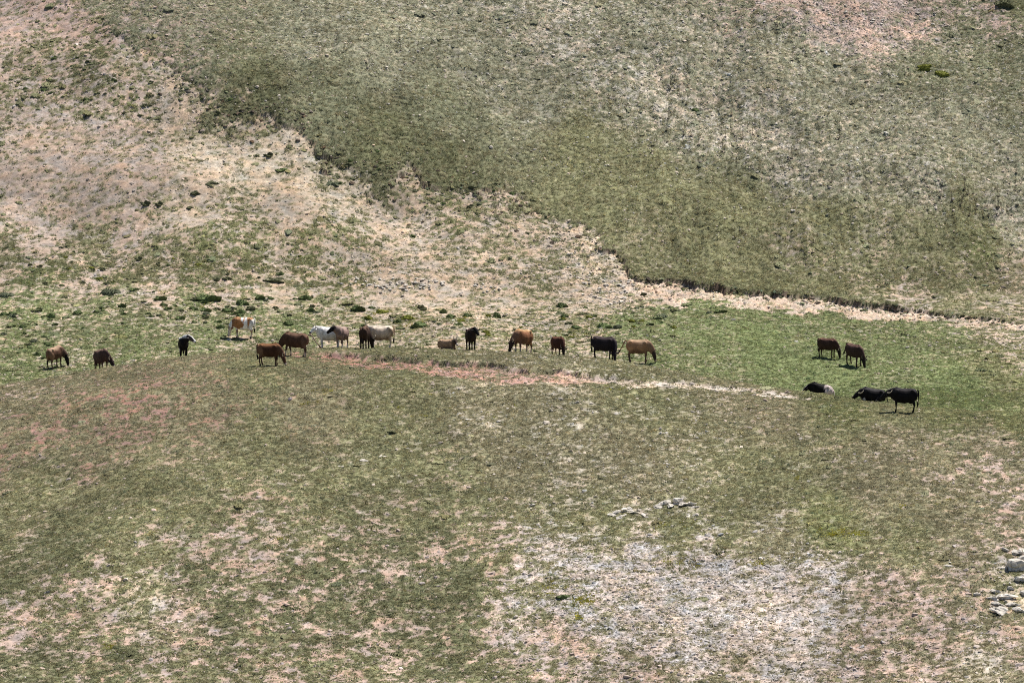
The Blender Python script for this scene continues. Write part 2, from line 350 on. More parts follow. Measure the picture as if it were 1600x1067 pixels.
def ground_material():
    m, n, b = new_mat('hillside_ground')
    at_ = N(n, 'ShaderNodeAttribute', attribute_name='cover_colour')
    gr = N(n, 'ShaderNodeAttribute', attribute_name='stony')
    tc = N(n, 'ShaderNodeTexCoord')
    n1 = N(n, 'ShaderNodeTexNoise'); n1.inputs['Scale'].default_value = 9; n1.inputs['Detail'].default_value = 4; n1.inputs['Roughness'].default_value = .75
    n2 = N(n, 'ShaderNodeTexNoise'); n2.inputs['Scale'].default_value = 3.2; n2.inputs['Detail'].default_value = 3
    L(n, tc.outputs['Object'], n1.inputs[0]); L(n, tc.outputs['Object'], n2.inputs[0])
    f = ramp(n, n1.outputs[0], .3, .7, .66, 1.36)
    c = mulcol(n, at_.outputs['Color'], f)
    vo = N(n, 'ShaderNodeTexVoronoi'); vo.inputs['Scale'].default_value = 9.0; L(n, tc.outputs['Object'], vo.inputs[0])
    sep = N(n, 'ShaderNodeSeparateColor'); L(n, vo.outputs['Color'], sep.inputs[0])
    bright = ramp(n, sep.outputs[0], 0, 1, .55, 1.55)
    c2 = mulcol(n, c, bright)
    mx = N(n, 'ShaderNodeMix', data_type='RGBA'); L(n, gr.outputs['Fac'], mx.inputs[0]); L(n, c, mx.inputs[6]); L(n, c2, mx.inputs[7])
    L(n, mx.outputs[2], b.inputs['Base Color'])
    bp = N(n, 'ShaderNodeBump'); bp.inputs['Strength'].default_value = .6; bp.inputs['Distance'].default_value = .05
    L(n, n1.outputs[0], bp.inputs['Height']); L(n, bp.outputs[0], b.inputs['Normal'])
    return m

def grid_mesh():
    ny, nx = X.shape
    co = np.stack([X, D, H + CAM_Z], -1).reshape(-1, 3).astype(np.float32)
    i = np.arange(ny * nx, dtype=np.int32).reshape(ny, nx)
    q = np.stack([i[:-1, :-1], i[:-1, 1:], i[1:, 1:], i[1:, :-1]], -1).reshape(-1, 4)
    me = bpy.data.meshes.new('hillside')
    me.vertices.add(len(co)); me.vertices.foreach_set('co', co.ravel())
    me.loops.add(q.size); me.loops.foreach_set('vertex_index', q.ravel())
    me.polygons.add(len(q)); me.polygons.foreach_set('loop_start', np.arange(0, q.size, 4, dtype=np.int32))
    me.polygons.foreach_set('loop_total', np.full(len(q), 4, np.int32))
    me.polygons.foreach_set('use_smooth', np.ones(len(q), bool))
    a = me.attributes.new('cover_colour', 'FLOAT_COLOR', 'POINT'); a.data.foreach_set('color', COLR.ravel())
    s = me.attributes.new('stony', 'FLOAT', 'POINT')
    s.data.foreach_set('value', (np.clip(STONE * 1.1, 0, 1) * (1 - MASK * .7)).ravel().astype(np.float32))
    me.update(calc_edges=True)
    return me
hill = bpy.data.objects.new('hillside', grid_mesh())
hill.data.materials.append(ground_material())
hill['kind'] = 'structure'
COL.objects.link(hill)

# ------------------------------------------------------------------ generic builders
def link_obj(name, me, mat=None, parent=None, **props):
    o = bpy.data.objects.new(name, me)
    if mat is not None and me is not None and not me.materials: me.materials.append(mat)
    COL.objects.link(o)
    if parent is not None: o.parent = parent
    for k, v in props.items(): o[k] = v
    return o
def mesh_from(name, verts, faces, smooth=True):
    me = bpy.data.meshes.new(name); me.from_pydata([tuple(v) for v in verts], [], [tuple(f) for f in faces])
    if smooth: me.polygons.foreach_set('use_smooth', [True] * len(me.polygons))
    me.update(); return me

def simple_mat(name, col, rough=.9, var=.25, scale=6.0, spec=.12):
    m, n, b = new_mat(name)
    tc = N(n, 'ShaderNodeTexCoord'); n1 = N(n, 'ShaderNodeTexNoise'); n1.inputs['Scale'].default_value = scale; n1.inputs['Detail'].default_value = 4
    L(n, tc.outputs['Object'], n1.inputs[0])
    rgb = N(n, 'ShaderNodeRGB'); rgb.outputs[0].default_value = (*col, 1)
    L(n, mulcol(n, rgb.outputs[0], ramp(n, n1.outputs[0], .3, .7, 1 - var, 1 + var)), b.inputs['Base Color'])
    b.inputs['Roughness'].default_value = rough; b.inputs['Specular IOR Level'].default_value = spec
    return m

def tint_mat(name, trans=.0, var=.3, up=0.):
    """colour comes with each clump (attribute 'tint')"""
    m, n, b = new_mat(name)
    a = N(n, 'ShaderNodeAttribute', attribute_name='tint', attribute_type='INSTANCER')
    tc = N(n, 'ShaderNodeTexCoord'); n1 = N(n, 'ShaderNodeTexNoise'); n1.inputs['Scale'].default_value = 14; n1.inputs['Detail'].default_value = 2
    L(n, tc.outputs['Object'], n1.inputs[0])
    c = mulcol(n, a.outputs['Color'], ramp(n, n1.outputs[0], .3, .7, 1 - var, 1 + var))
    L(n, c, b.inputs['Base Color'])
    if up > 0:
        ge = N(n, 'ShaderNodeNewGeometry'); vm = N(n, 'ShaderNodeVectorMath', operation='MULTIPLY_ADD'); vn = N(n, 'ShaderNodeVectorMath', operation='NORMALIZE')
        L(n, ge.outputs['Normal'], vm.inputs[0]); vm.inputs[1].default_value = (1 - up,) * 3; vm.inputs[2].default_value = (0, -.12 * up, up)
        L(n, vm.outputs[0], vn.inputs[0]); L(n, vn.outputs[0], b.inputs['Normal'])
    if trans > 0:
        t = N(n, 'ShaderNodeBsdfTranslucent'); L(n, c, t.inputs[0])
        mx = N(n, 'ShaderNodeMixShader'); mx.inputs[0].default_value = trans
        L(n, b.outputs[0], mx.inputs[1]); L(n, t.outputs[0], mx.inputs[2])
        L(n, mx.outputs[0], n.nodes['Material Output'].inputs[0])
    return m

def scatter(name, protos, pts, eul, scl, idx, tint, label, mat):
    """one object of many small clumps: points carry turn, size, kind and colour"""
    me = bpy.data.meshes.new(name)
    me.vertices.add(len(pts)); me.vertices.foreach_set('co', pts.astype(np.float32).ravel())
    for nm, ty, key, v in (('turn', 'FLOAT_VECTOR', 'vector', eul), ('size', 'FLOAT_VECTOR', 'vector', scl), ('which', 'INT', 'value', idx)):
        a = me.attributes.new(nm, ty, 'POINT'); a.data.foreach_set(key, np.ascontiguousarray(v.astype(np.int32 if ty == 'INT' else np.float32)).ravel())
    t4 = np.ones((len(pts), 4), np.float32); t4[:, :3] = tint
    a = me.attributes.new('tint', 'FLOAT_COLOR', 'POINT'); a.data.foreach_set('color', t4.ravel())
    c = bpy.data.collections.new(name + '_shapes')
    for k, pm in enumerate(protos):
        if not pm.materials: pm.materials.append(mat)
        c.objects.link(bpy.data.objects.new('%s_shape_%d' % (name, k), pm))
    g = bpy.data.node_groups.new(name, 'GeometryNodeTree')
    g.interface.new_socket('Geometry', in_out='INPUT', socket_type='NodeSocketGeometry')
    g.interface.new_socket('Geometry', in_out='OUTPUT', socket_type='NodeSocketGeometry')
    gi_, go_ = g.nodes.new('NodeGroupInput'), g.nodes.new('NodeGroupOutput')
    ip = g.nodes.new('GeometryNodeInstanceOnPoints'); ci = g.nodes.new('GeometryNodeCollectionInfo')
    ci.inputs[0].default_value = c; ci.inputs['Separate Children'].default_value = True; ci.inputs['Reset Children'].default_value = True
    def attr(nm, ty):
        q = g.nodes.new('GeometryNodeInputNamedAttribute'); q.data_type = ty; q.inputs[0].default_value = nm; return q.outputs[0]
    g.links.new(gi_.outputs[0], ip.inputs['Points']); g.links.new(ci.outputs[0], ip.inputs['Instance'])
    ip.inputs['Pick Instance'].default_value = True
    g.links.new(attr('which', 'INT'), ip.inputs['Instance Index'])
    e2r = g.nodes.new('FunctionNodeEulerToRotation'); g.links.new(attr('turn', 'FLOAT_VECTOR'), e2r.inputs[0]); g.links.new(e2r.outputs[0], ip.inputs['Rotation'])
    g.links.new(attr('size', 'FLOAT_VECTOR'), ip.inputs['Scale'])
    g.links.new(ip.outputs[0], go_.inputs[0])
    o = link_obj(name, me, None, None, kind='stuff', label=label)
    md = o.modifiers.new('scatter', 'NODES'); md.node_group = g
    return o

def slopes(x, d):
    e = .35
    sx = (sample(H, x + e, d) - sample(H, x - e, d)) / (2 * e); sy = (sample(H, x, d + e) - sample(H, x, d - e)) / (2 * e)
    return np.clip(sx, -.9, .9), np.clip(sy, -.9, .9)
def eulers(x, d, follow=.85, jitter=.15):
    sx, sy = slopes(x, d); sx = sx * follow; sy = sy * follow
    n = np.stack([-sx, -sy, np.ones_like(sx)], -1); n += RNG.normal(0, jitter, n.shape) * [1, 1, 0]
    n /= np.linalg.norm(n, axis=1)[:, None]
    a = RNG.uniform(0, 2 * np.pi, len(x)); t = np.stack([np.cos(a), np.sin(a), np.zeros_like(a)], -1)
    t -= n * (t * n).sum(1)[:, None]; t /= np.linalg.norm(t, axis=1)[:, None]
    b = np.cross(n, t)
    return np.stack([np.arctan2(b[:, 2], n[:, 2]), -np.arcsin(np.clip(t[:, 2], -1, 1)), np.arctan2(t[:, 1], t[:, 0])], -1)

def tuft_mesh(seed, blades, rad, hgt, wid, lean=.5):
    r = random.Random(seed); vs, fs = [], []
    for _ in range(blades):
        a = r.uniform(0, 6.283); q = rad * math.sqrt(r.random()) ; px, py = q * math.cos(a), q * math.sin(a)
        t = r.uniform(0, 6.283); w_ = wid * r.uniform(.6, 1.3)
        h = hgt * r.uniform(.45, 1.1) * (1 - .45 * (q / rad) ** 2)
        ox, oy = lean * h * math.cos(a) * r.uniform(.2, 1.3) + r.gauss(0, .02), lean * h * math.sin(a) * r.uniform(.2, 1.3) + r.gauss(0, .02)
        k = len(vs)
        dx, dy = w_ * math.cos(t), w_ * math.sin(t)
        vs += [(px - dx, py - dy, -.03), (px + dx, py + dy, -.03), (px + ox * .5 + dx * .7, py + oy * .5 + dy * .7, h * .62), (px + ox * .5 - dx * .7, py + oy * .5 - dy * .7, h * .62), (px + ox, py + oy, h)]
        fs += [(k, k + 1, k + 2, k + 3), (k + 3, k + 2, k + 4)]
    return mesh_from('tuft', vs, fs, False)

def cushion(seed, sub, rx, ry, hz, leaf_n, leaf, rough=.22):
    """low shrub or grass cushion: an uneven dome with small leaf faces standing out of it"""
    r = random.Random(seed)
    bm = bmesh.new(); bmesh.ops.create_icosphere(bm, subdivisions=sub, radius=1)
    ph = [(r.uniform(0, 6.3), r.uniform(1.5, 4.5), r.uniform(0, 6.3), r.uniform(1.5, 4.5)) for _ in range(4)]
    for v in bm.verts:
        c = v.co
        k = 1 + rough * sum(math.sin(p[0] + p[1] * c.x * 1.4 + p[2] * c.z) * math.cos(p[2] + p[3] * c.y * 1.4) for p in ph) * .6 + r.gauss(0, rough * .25)
        z = c.z if c.z > 0 else c.z * .3
        v.co = Vector((c.x * rx * k, c.y * ry * k, z * hz * k))
    vs = [v.co.copy() for v in bm.verts]; fs = [[v.index for v in f.verts] for f in bm.faces]
    nf = len(fs)
    for _ in range(leaf_n):
        f = fs[r.randrange(nf)]; c = (vs[f[0]] + vs[f[1]] + vs[f[2]]) / 3
        if c.z < -.02: continue
        nrm = Vector((c.x / rx ** 2, c.y / ry ** 2, c.z / hz ** 2 + .15)).normalized()
        up = (nrm + Vector((r.gauss(0, .55), r.gauss(0, .55), r.gauss(.25, .5)))).normalized()
        sd_ = up.orthogonal().normalized(); sd_.rotate(Matrix.Rotation(r.uniform(0, 6.28), 3, up))
        l = leaf * r.uniform(.6, 1.5); p = c - nrm * leaf * .2; k = len(vs)
        vs += [p - sd_ * l * .3, p + sd_ * l * .3, p + up * l * .6 + sd_ * l * .34, p + up * l]
        fs += [[k, k + 1, k + 2], [k, k + 2, k + 3]]
    bm.free()
    return mesh_from('cushion', vs, fs, False)

def rock_mesh(seed, sx, sy, sz, sub=2, flat=.0, crack=.25):
    r = random.Random(seed)
    bm = bmesh.new(); bmesh.ops.create_icosphere(bm, subdivisions=sub, radius=1)
    planes = []
    for _ in range(9):
        n = Vector((r.gauss(0, 1), r.gauss(0, 1), r.gauss(0, .8))).normalized(); planes.append((n, r.uniform(.55, .85)))
    if flat: planes.append((Vector((r.gauss(0, .12), r.gauss(0, .12), 1)).normalized(), 1 - flat))
    ph = [(Vector((r.gauss(0, 2.4), r.gauss(0, 2.4), r.gauss(0, 3.2))), r.uniform(0, 6.3)) for _ in range(4)]
    for v in bm.verts:
        c = v.co.copy()
        for n, q in planes:
            s = c.dot(n)
            if s > q: c -= n * (s - q) * .92
        c *= 1 + crack * .22 * sum(math.sin(d_.dot(c) + p) for d_, p in ph) + r.gauss(0, crack * .10)
        v.co = Vector((c.x * sx, c.y * sy, c.z * sz))
    me = bpy.data.meshes.new('rock'); bm.to_mesh(me); bm.free()
    return me

# ------------------------------------------------------------------ scattered ground cover (nobody could count it)
def candidates(n_per_m2, x0, x1, d0, d1, dens, seed):
    r = np.random.default_rng(seed)
    n = int((x1 - x0) * (d1 - d0) * n_per_m2)
    x = r.uniform(x0, x1, n); d = r.uniform(d0, d1, n)
    keep = (np.abs(x) < d * .1317 * 1.10 + 1.5) & (r.random(n) < dens(x, d))
    x, d = x[keep], d[keep]
    z = sample(H, x, d) + CAM_Z
    v = visible(x, d, z, .25)
    return x[v], d[v], z[v]

GRASS_MAT = tint_mat('grass_blades', .42, .22, .72)
TUFTS = [tuft_mesh(100 + k, 24, .19, .042, .028, 1.6) for k in range(6)] + [tuft_mesh(120 + k, 24, .17, .075, .026, .9) for k in range(2)]
def jit_tint(c, s1, s2, r):
    k = np.exp(r.normal(0, s1, len(c)))[:, None]
    hue = r.normal(0, s2, len(c))[:, None] * np.array([[1, .25, -.5]])
    return np.clip(c * k * (1 + hue), .008, .9)

# grass tufts
r_ = np.random.default_rng(5)
parts = []
for (d0, d1, n) in ((180, 262, 130), (256, 300, 80), (296, 342, 120)):
    parts.append(candidates(n, -47, 47, d0, d1, lambda x, d: np.clip(sample(MASK, x, d) * 1.0, np.where(d < crest_d(x) + 2, .20, np.where(sample(RAWE, x, d) > .3, .01, .03 + .07 * sample(COVER, x, d))), 1) * .55, 200 + d0))
x = np.concatenate([p[0] for p in parts]); d = np.concatenate([p[1] for p in parts]); z = np.concatenate([p[2] for p in parts])
base = sample(GC, x, d) * 1.28
dryt = (r_.random(len(x)) < .16)[:, None]
base = np.where(dryt, base * .5 + np.array([.31, .265, .165]) * .5, base)
sc = np.exp(r_.normal(-.55, .32, len(x))); scl = np.stack([sc, sc, sc * np.exp(r_.normal(0, .25, len(x)))], -1)
scatter('grass', TUFTS, np.stack([x, d, z], -1), eulers(x, d), scl, r_.integers(0, len(TUFTS), len(x)), jit_tint(base, .17, .08, r_),
        'short olive grass growing in tufts over the hillside', GRASS_MAT)
print('tufts', len(x))

# low cushion plants on the bare ground and in the gully
CUSH_MAT = tint_mat('cushion_leaves', .15, .3, .4)
CUSH = [cushion(300 + k, 2, .5, .42, .26, 90, .12) for k in range(5)]
def dcush(x, d):
    c = sample(COVER, x, d); rw = sample(RAWE, x, d)
    m = d > crest_d(x) + 2
    far = np.where(c < .9, .10 + .9 * np.clip(c, 0, .6), .006)
    far = far * np.where(sample(TURFM, x, d) > .5, .38, 1)
    return np.where(m, far * (1 - .4 * rw), np.clip((c - .1) * .5, .07, .3) * (c < .93)) * np.clip(.5 + sample(MASK, x, d), 0, 1) * np.where(c < .3, .15, .22)
parts = [candidates(9, -47, 47, 180, 262, dcush, 401), candidates(30, -47, 47, 256, 342, dcush, 402)]
x = np.concatenate([p[0] for p in parts]); d = np.concatenate([p[1] for p in parts]); z = np.concatenate([p[2] for p in parts])
g_ = sample(GC, x, d); tm = (sample(TURFM, x, d) > .5)[:, None]
g_ = g_ * np.where(tm, .75, .5) + np.where(tm, .25, .5) * np.array([.135, .13, .066])
sc = np.exp(r_.normal(-1.55, .5, len(x))).clip(.1, .9)
scl = np.stack([sc * r_.uniform(.9, 1.5, len(x)), sc, sc * r_.uniform(.45, .9, len(x))], -1)
scatter('low_cushion_plants', CUSH, np.stack([x, d, z - .02], -1), eulers(x, d), scl, r_.integers(0, len(CUSH), len(x)), jit_tint(g_, .22, .06, r_),
        'low dark green cushion plants dotted over the bare slopes', CUSH_MAT)
print('cushions', len(x))

# pebbles
PEB_MAT = tint_mat('pebble_stone', 0, .22)
PEB = [rock_mesh(500 + k, .5, .42, .3, 1, .2, .3) for k in range(6)]
def dpeb(x, d): return np.clip(sample(STONE, x, d), 0, 1) ** 1.3 * np.clip(1.1 - .75 * sample(MASK, x, d), 0, 1)
parts = [candidates(26, -47, 47, 180, 262, dpeb, 601), candidates(20, -47, 47, 258, 300, dpeb, 602), candidates(30, -47, 47, 298, 342, dpeb, 603)]
x = np.concatenate([p[0] for p in parts]); d = np.concatenate([p[1] for p in parts]); z = np.concatenate([p[2] for p in parts])
s_ = sample(SCOL, x, d) * .7 + .3 * np.array([.47, .44, .40])
sc = np.exp(r_.normal(-2.1, .45, len(x))).clip(.06, .42)
scl = np.stack([sc * r_.uniform(.8, 1.4, len(x)), sc, sc * r_.uniform(.6, 1.2, len(x))], -1)
scatter('pebbles', PEB, np.stack([x, d, z + sc * .02], -1), eulers(x, d, .7, .3), scl, r_.integers(0, len(PEB), len(x)), jit_tint(s_, .19, .05, r_),
        'pale pebbles and stone chips strewn over the slopes', PEB_MAT)
print('pebbles', len(x))

# yellow flowers
FLOW = [tuft_mesh(700 + k, 20, .25, .14, .03, .4) for k in range(3)]
FP = [(912, 938, 14, 8, 60), (1300, 833, 22, 6, 45), (1340, 832, 14, 5, 25), (1185, 880, 12, 4, 25), (1060, 880, 30, 8, 25), (905, 965, 10, 5, 20), (860, 915, 22, 8, 25), (445, 843, 8, 3, 12), (970, 610, 25, 3, 12), (1480, 628, 20, 4, 10),
      (500, 610, 25, 4, 14), (480, 630, 18, 4, 12), (330, 480, 40, 12, 30), (600, 487, 12, 4, 22), (640, 510, 30, 8, 25), (720, 498, 6, 3, 10), (660, 500, 20, 6, 20), (900, 520, 60, 10, 40), (170, 1010, 12, 5, 14), (1250, 745, 10, 3, 8), (1450, 780, 40, 20, 14), (1060, 820, 40, 10, 24), (700, 650, 200, 30, 30)]
fx, fd, fz = [], [], []
for px, py, sx_, sy_, n in FP:
    for _ in range(n):
        a_, b_, c_ = hit(px + random.gauss(0, sx_ * .6), py + random.gauss(0, sy_ * .6))
        fx.append(a_); fd.append(b_); fz.append(c_)
x, d, z = map(np.array, (fx, fd, fz))
sc = r_.uniform(.35, .85, len(x)); scl = np.stack([sc, sc, sc * .8], -1)
scatter('yellow_flowers', FLOW, np.stack([x, d, z], -1), eulers(x, d), scl, r_.integers(0, 3, len(x)), jit_tint(np.tile([.30, .28, .035], (len(x), 1)), .25, .08, r_),
        'small yellow wildflowers blooming in loose patches', GRASS_MAT)

# ------------------------------------------------------------------ cattle
def hide_material():
    m, n, b = new_mat('cattle_hide')
    a = N(n, 'ShaderNodeAttribute', attribute_name='coat')
    tc = N(n, 'ShaderNodeTexCoord'); n1 = N(n, 'ShaderNodeTexNoise'); n1.inputs['Scale'].default_value = 3.2; n1.inputs['Detail'].default_value = 3
    L(n, tc.outputs['Object'], n1.inputs[0])
    L(n, mulcol(n, a.outputs['Color'], ramp(n, n1.outputs[0], .3, .7, .68, 1.3)), b.inputs['Base Color'])
    b.inputs['Roughness'].default_value = .7; b.inputs['Specular IOR Level'].default_value = .07
    bp = N(n, 'ShaderNodeBump'); bp.inputs['Strength'].default_value = .35; bp.inputs['Distance'].default_value = .02
    L(n, n1.outputs[0], bp.inputs['Height']); L(n, bp.outputs[0], b.inputs['Normal'])
    return m
HIDE = hide_material()
HORN = simple_mat('horn', (.42, .36, .27), .45, .2, 9, .4)
HORN_DARK = simple_mat('dark_horn', (.10, .085, .07), .45, .2, 9, .4)
EYE = simple_mat('eye', (.01, .008, .007), .15, .1, 9, .5)
_hair = {}
def hair_mat(c):
    k = tuple(round(v, 3) for v in c)
    if k not in _hair: _hair[k] = simple_mat('tail_hair', k, .8, .3, 20)
    return _hair[k]

def loft(bm, st, n=14):
    """closed skin over stations (centre, side vector, half width, half height)"""
    rings = []
    P = [Vector(q[0]) for q in st]
    for i, (c, sidev, rw, rh) in enumerate(st):
        t = (P[min(i + 1, len(P) - 1)] - P[max(i - 1, 0)]).normalized()
        sv_ = Vector(sidev); sv_ = (sv_ - t * sv_.dot(t)).normalized(); u = t.cross(sv_)
        rings.append([bm.verts.new(P[i] + sv_ * (rw * math.cos(a)) + u * (rh * math.sin(a))) for a in (2 * math.pi * k / n for k in range(n))])
    for a, b in zip(rings, rings[1:]):
        for k in range(n): bm.faces.new((a[k], a[(k + 1) % n], b[(k + 1) % n], b[k]))
    bm.faces.new(list(reversed(rings[0]))); bm.faces.new(rings[-1])

def tube_mesh(name, pts, radii, n=8):
    bm = bmesh.new()
    sidev = (0, 1, .03) if abs(pts[-1][1] - pts[0][1]) < .7 * (abs(pts[-1][0] - pts[0][0]) + abs(pts[-1][2] - pts[0][2])) else (1, 0, .02)
    loft(bm, [(p, sidev, r, r) for p, r in zip(pts, radii)], n)
    bmesh.ops.recalc_face_normals(bm, faces=bm.faces)
    me = bpy.data.meshes.new(name); bm.to_mesh(me); bm.free()
    me.polygons.foreach_set('use_smooth', [True] * len(me.polygons))
    return me
def blob(bm, c, r, seg=12):
    m_ = Matrix.Translation(c) @ Matrix.Diagonal((*r, 1))
    bmesh.ops.create_uvsphere(bm, u_segments=seg, v_segments=8, radius=1, matrix=m_)

KX, KZ = .86, 1.08
def make_cow(name, label, cat, px, py=None, d=None, yaw=0., pose='graze', size=1.05, coat=None, head_yaw=0., tail='hang', horns='small', stride=0., seed=1, udder=True, group='cattle on the hillside', hump=.0, low=False):
    r = random.Random(seed)
    if d is None: x, d, _ = hit(px, py)
    else: x = (px - 800) / FPX * d
    ya = R(yaw); cy, sy = math.cos(ya), math.sin(ya)
    z0 = ground(x, d)
    def foot(lx, ly):             # ground height under a hoof in body units
        g = ground(x + size * (KX * lx * cy - ly * sy), d + size * (KX * lx * sy + ly * cy))
        return max(-.3, min(.3, (g - z0) / size / KZ)) + .012
    lie = pose == 'lie'
    dz = -.50 if lie else 0.
    # whole body follows the fall of the ground a little
    fz = [foot(.52, .16), foot(.52, -.16), foot(-.62, .16), foot(-.62, -.16)]
    lift = sum(fz) / 4; tilt = ((fz[0] + fz[1]) - (fz[2] + fz[3])) / 2 / 1.14
    def B(lx, ly, lz): return (lx, ly, lz + dz + lift + tilt * lx * .85)
    bm = bmesh.new()
    Y = (0, 1, 0)
    loft(bm, [(B(-.90, 0, 1.08), Y, .06, .10), (B(-.86, 0, 1.06), Y, .15, .20), (B(-.74, 0, 1.02), Y, .215, .275), (B(-.56, 0, .965), Y, .28, .34), (B(-.32, 0, .905), Y, .30, .375),
              (B(-.04, 0, .875), Y, .34, .395), (B(.22, 0, .89), Y, .325, .395), (B(.46, 0, .93), Y, .27, .385 + hump * .5), (B(.64, 0, .95), Y, .23, .34 + hump), (B(.80, 0, .96), Y, .165, .25), (B(.83, 0, .98), Y, .08, .12)])
    # hips, shoulder and withers
    for s_ in (-1, 1):
        blob(bm, B(-.56, .20 * s_, 1.20), (.10, .07, .085)); blob(bm, B(-.82, .11 * s_, 1.13), (.07, .05, .06)); blob(bm, B(-.72, .14 * s_, .93), (.19, .13, .26)); blob(bm, B(.47, .18 * s_, .98), (.17, .10, .28))
    loft(bm, [(B(-.8, 0, 1.24), Y, .03, .04), (B(-.5, 0, 1.275), Y, .045, .05), (B(-.1, 0, 1.245), Y, .05, .05), (B(.3, 0, 1.27), Y, .05, .05), (B(.52, 0, 1.31), Y, .05, .06), (B(.66, 0, 1.24), Y, .04, .05)], 8)
    if udder and not lie: blob(bm, B(-.46, 0, .57), (.15, .12, .10))
    # neck and head
    if pose == 'graze':
        nk = [(.54, 1.02, .18, .32), (.74, .92, .165, .29), (.91, .77, .14, .245), (1.03, .62, .125, .20), (1.08, .54, .115, .17)]; hd = (.38, -.92)
    elif pose == 'low':
        nk = [(.56, 1.03, .18, .31), (.78, 1.02, .16, .27), (.98, .99, .135, .215), (1.13, .96, .115, .17)]; hd = (.86, -.5)
    elif pose == 'lie' and low:
        nk = [(.54, 1.0, .18, .31), (.76, .98, .16, .26), (.93, .93, .135, .21), (1.04, .88, .115, .16)]; hd = (.82, -.57)
    else:
        nk = [(.54, 1.04, .18, .31), (.72, 1.09, .165, .28), (.88, 1.16, .14, .23), (1.0, 1.23, .12, .18)]; hd = (.84, -.54)
    hy = R(head_yaw)
    def turn(lx, f):              # bend the neck sideways
        a = hy * f; q = lx - .56
        return .56 + q * math.cos(a), q * math.sin(a)
    fr = [0, .3, .55, .75, .85]
    ns = []
    for i, (lx, lz, rw, rh) in enumerate(nk):
        f = fr[i]; qx, qy = turn(lx, f)
        ns.append((B(qx, qy, lz), (-math.sin(hy * f), math.cos(hy * f), 0), rw, rh))
    if pose == 'graze':           # muzzle always reaches the ground under it
        qx, qy = turn(1.34, .85); want = foot(qx, qy) + .03 - (lift + tilt * qx * .85)
    poll = Vector(ns[-1][0])
    hside = Vector((-math.sin(hy), math.cos(hy), 0))
    hdir = Vector((hd[0] * math.cos(hy), hd[0] * math.sin(hy), hd[1])).normalized()
    if pose == 'graze':
        k = (want + lift + tilt * qx * .85 - poll.z) / -.52
        hz_ = max(.2, min(.98, k)); hh = math.sqrt(1 - hz_ * hz_); hdir = Vector((hh * math.cos(hy), hh * math.sin(hy), -hz_))
    loft(bm, ns + [(poll + hdir * .05, hside, .09, .11)])
    hs = [(-.08, .07, .08), (-.03, .115, .12), (.06, .13, .145), (.16, .132, .145), (.26, .108, .122), (.36, .092, .10), (.44, .094, .098), (.50, .085, .082), (.53, .05, .045)]
    loft(bm, [(poll + hdir * t, hside, a, b) for t, a, b in hs])
    hup = hside.cross(hdir); hup = hup if hup.z > 0 or abs(hdir.z) > .8 else -hup
    if hup.dot(Vector((math.cos(hy), math.sin(hy), 1.2))) < 0: hup = -hup
    # legs
    if not lie:
        for i, (fx_, sgn) in enumerate(((.5, 1), (.5, -1), (-.6, 1), (-.6, -1))):
            o = stride * (1 if i in (0, 3) else -1) * r.uniform(.7, 1.1) + r.uniform(-.03, .03)
            g = foot(fx_ + o, .16 * sgn)
            if i < 2:
                pts = [((fx_ - .02, .15, .92), .10, .15), ((fx_, .165, .72), .082, .115), ((fx_ + .01 + o * .35, .165, .53), .058, .07), ((fx_ + .015 + o * .6, .165, .40), .056, .058), ((fx_ + o * .8, .165, .27), .037, .04), ((fx_ + o * .95, .165, .13), .045, .045), ((fx_ + .03 + o, .165, .05), .05, .06), ((fx_ + .035 + o, .165, 0), .055, .068)]
            else:
                pts = [((fx_ - .03, .15, .95), .125, .20), ((fx_ + .06, .17, .75), .098, .165), ((fx_ - .01 + o * .3, .17, .60), .066, .10), ((fx_ - .11 + o * .6, .165, .46), .05, .068), ((fx_ - .09 + o * .75, .165, .32), .038, .045), ((fx_ - .06 + o * .9, .165, .14), .044, .046), ((fx_ - .02 + o, .165, .05), .05, .06), ((fx_ - .012 + o, .165, 0), .055, .068)]
            st = []
            for (p, rw, rh) in pts:
                top = B(p[0], p[1] * sgn, p[2]); f = min(1, p[2] / .9)
                st.append(((p[0], p[1] * sgn, top[2] * f + (g + p[2]) * (1 - f)), Y, rw, rh))
            loft(bm, [(c_, y_, a_ * 1.14, b_ * 1.14) for c_, y_, a_, b_ in st], 10)
    else:
        g = lambda a, b, c: (a, b, c + foot(a, b))
        for sgn in (1, -1):
            loft(bm, [(g(.48, .17 * sgn, .40), Y, .10, .14), (g(.60, .22 * sgn, .24), Y, .08, .10), (g(.80, .23 * sgn, .10), Y, .06, .06), (g(.64, .25 * sgn, .05), Y, .045, .05), (g(.45, .24 * sgn, .05), Y, .05, .05)], 10)
            q = .30 if sgn > 0 else .24
            loft(bm, [(g(-.62, .16 * sgn, .42), Y, .14, .22), (g(-.40, q, .26) if sgn > 0 else g(-.40, -q, .26), Y, .11, .15), (g(-.18, q * sgn * 1.15, .14), Y, .07, .09), (g(-.36, q * sgn * 1.35, .07), Y, .05, .055), (g(-.20, q * sgn * 1.5, .05), Y, .045, .05), (g(-.06, q * sgn * 1.5, .04), Y, .05, .045)], 10)
    bmesh.ops.recalc_face_normals(bm, faces=bm.faces)
    me0 = bpy.data.meshes.new('raw'); bm.to_mesh(me0); bm.free()
    tmp = bpy.data.objects.new('raw', me0); COL.objects.link(tmp)
    md = tmp.modifiers.new('union', 'REMESH'); md.mode = 'VOXEL'; md.voxel_size = .032
    ms = tmp.modifiers.new('soft', 'SMOOTH'); ms.factor = .5; ms.iterations = 3
    dg = bpy.context.evaluated_depsgraph_get(); dg.update()
    body = bpy.data.meshes.new_from_object(tmp.evaluated_get(dg), depsgraph=dg)
    bpy.data.objects.remove(tmp); bpy.data.meshes.remove(me0)
    body.polygons.foreach_set('use_smooth', [True] * len(body.polygons))
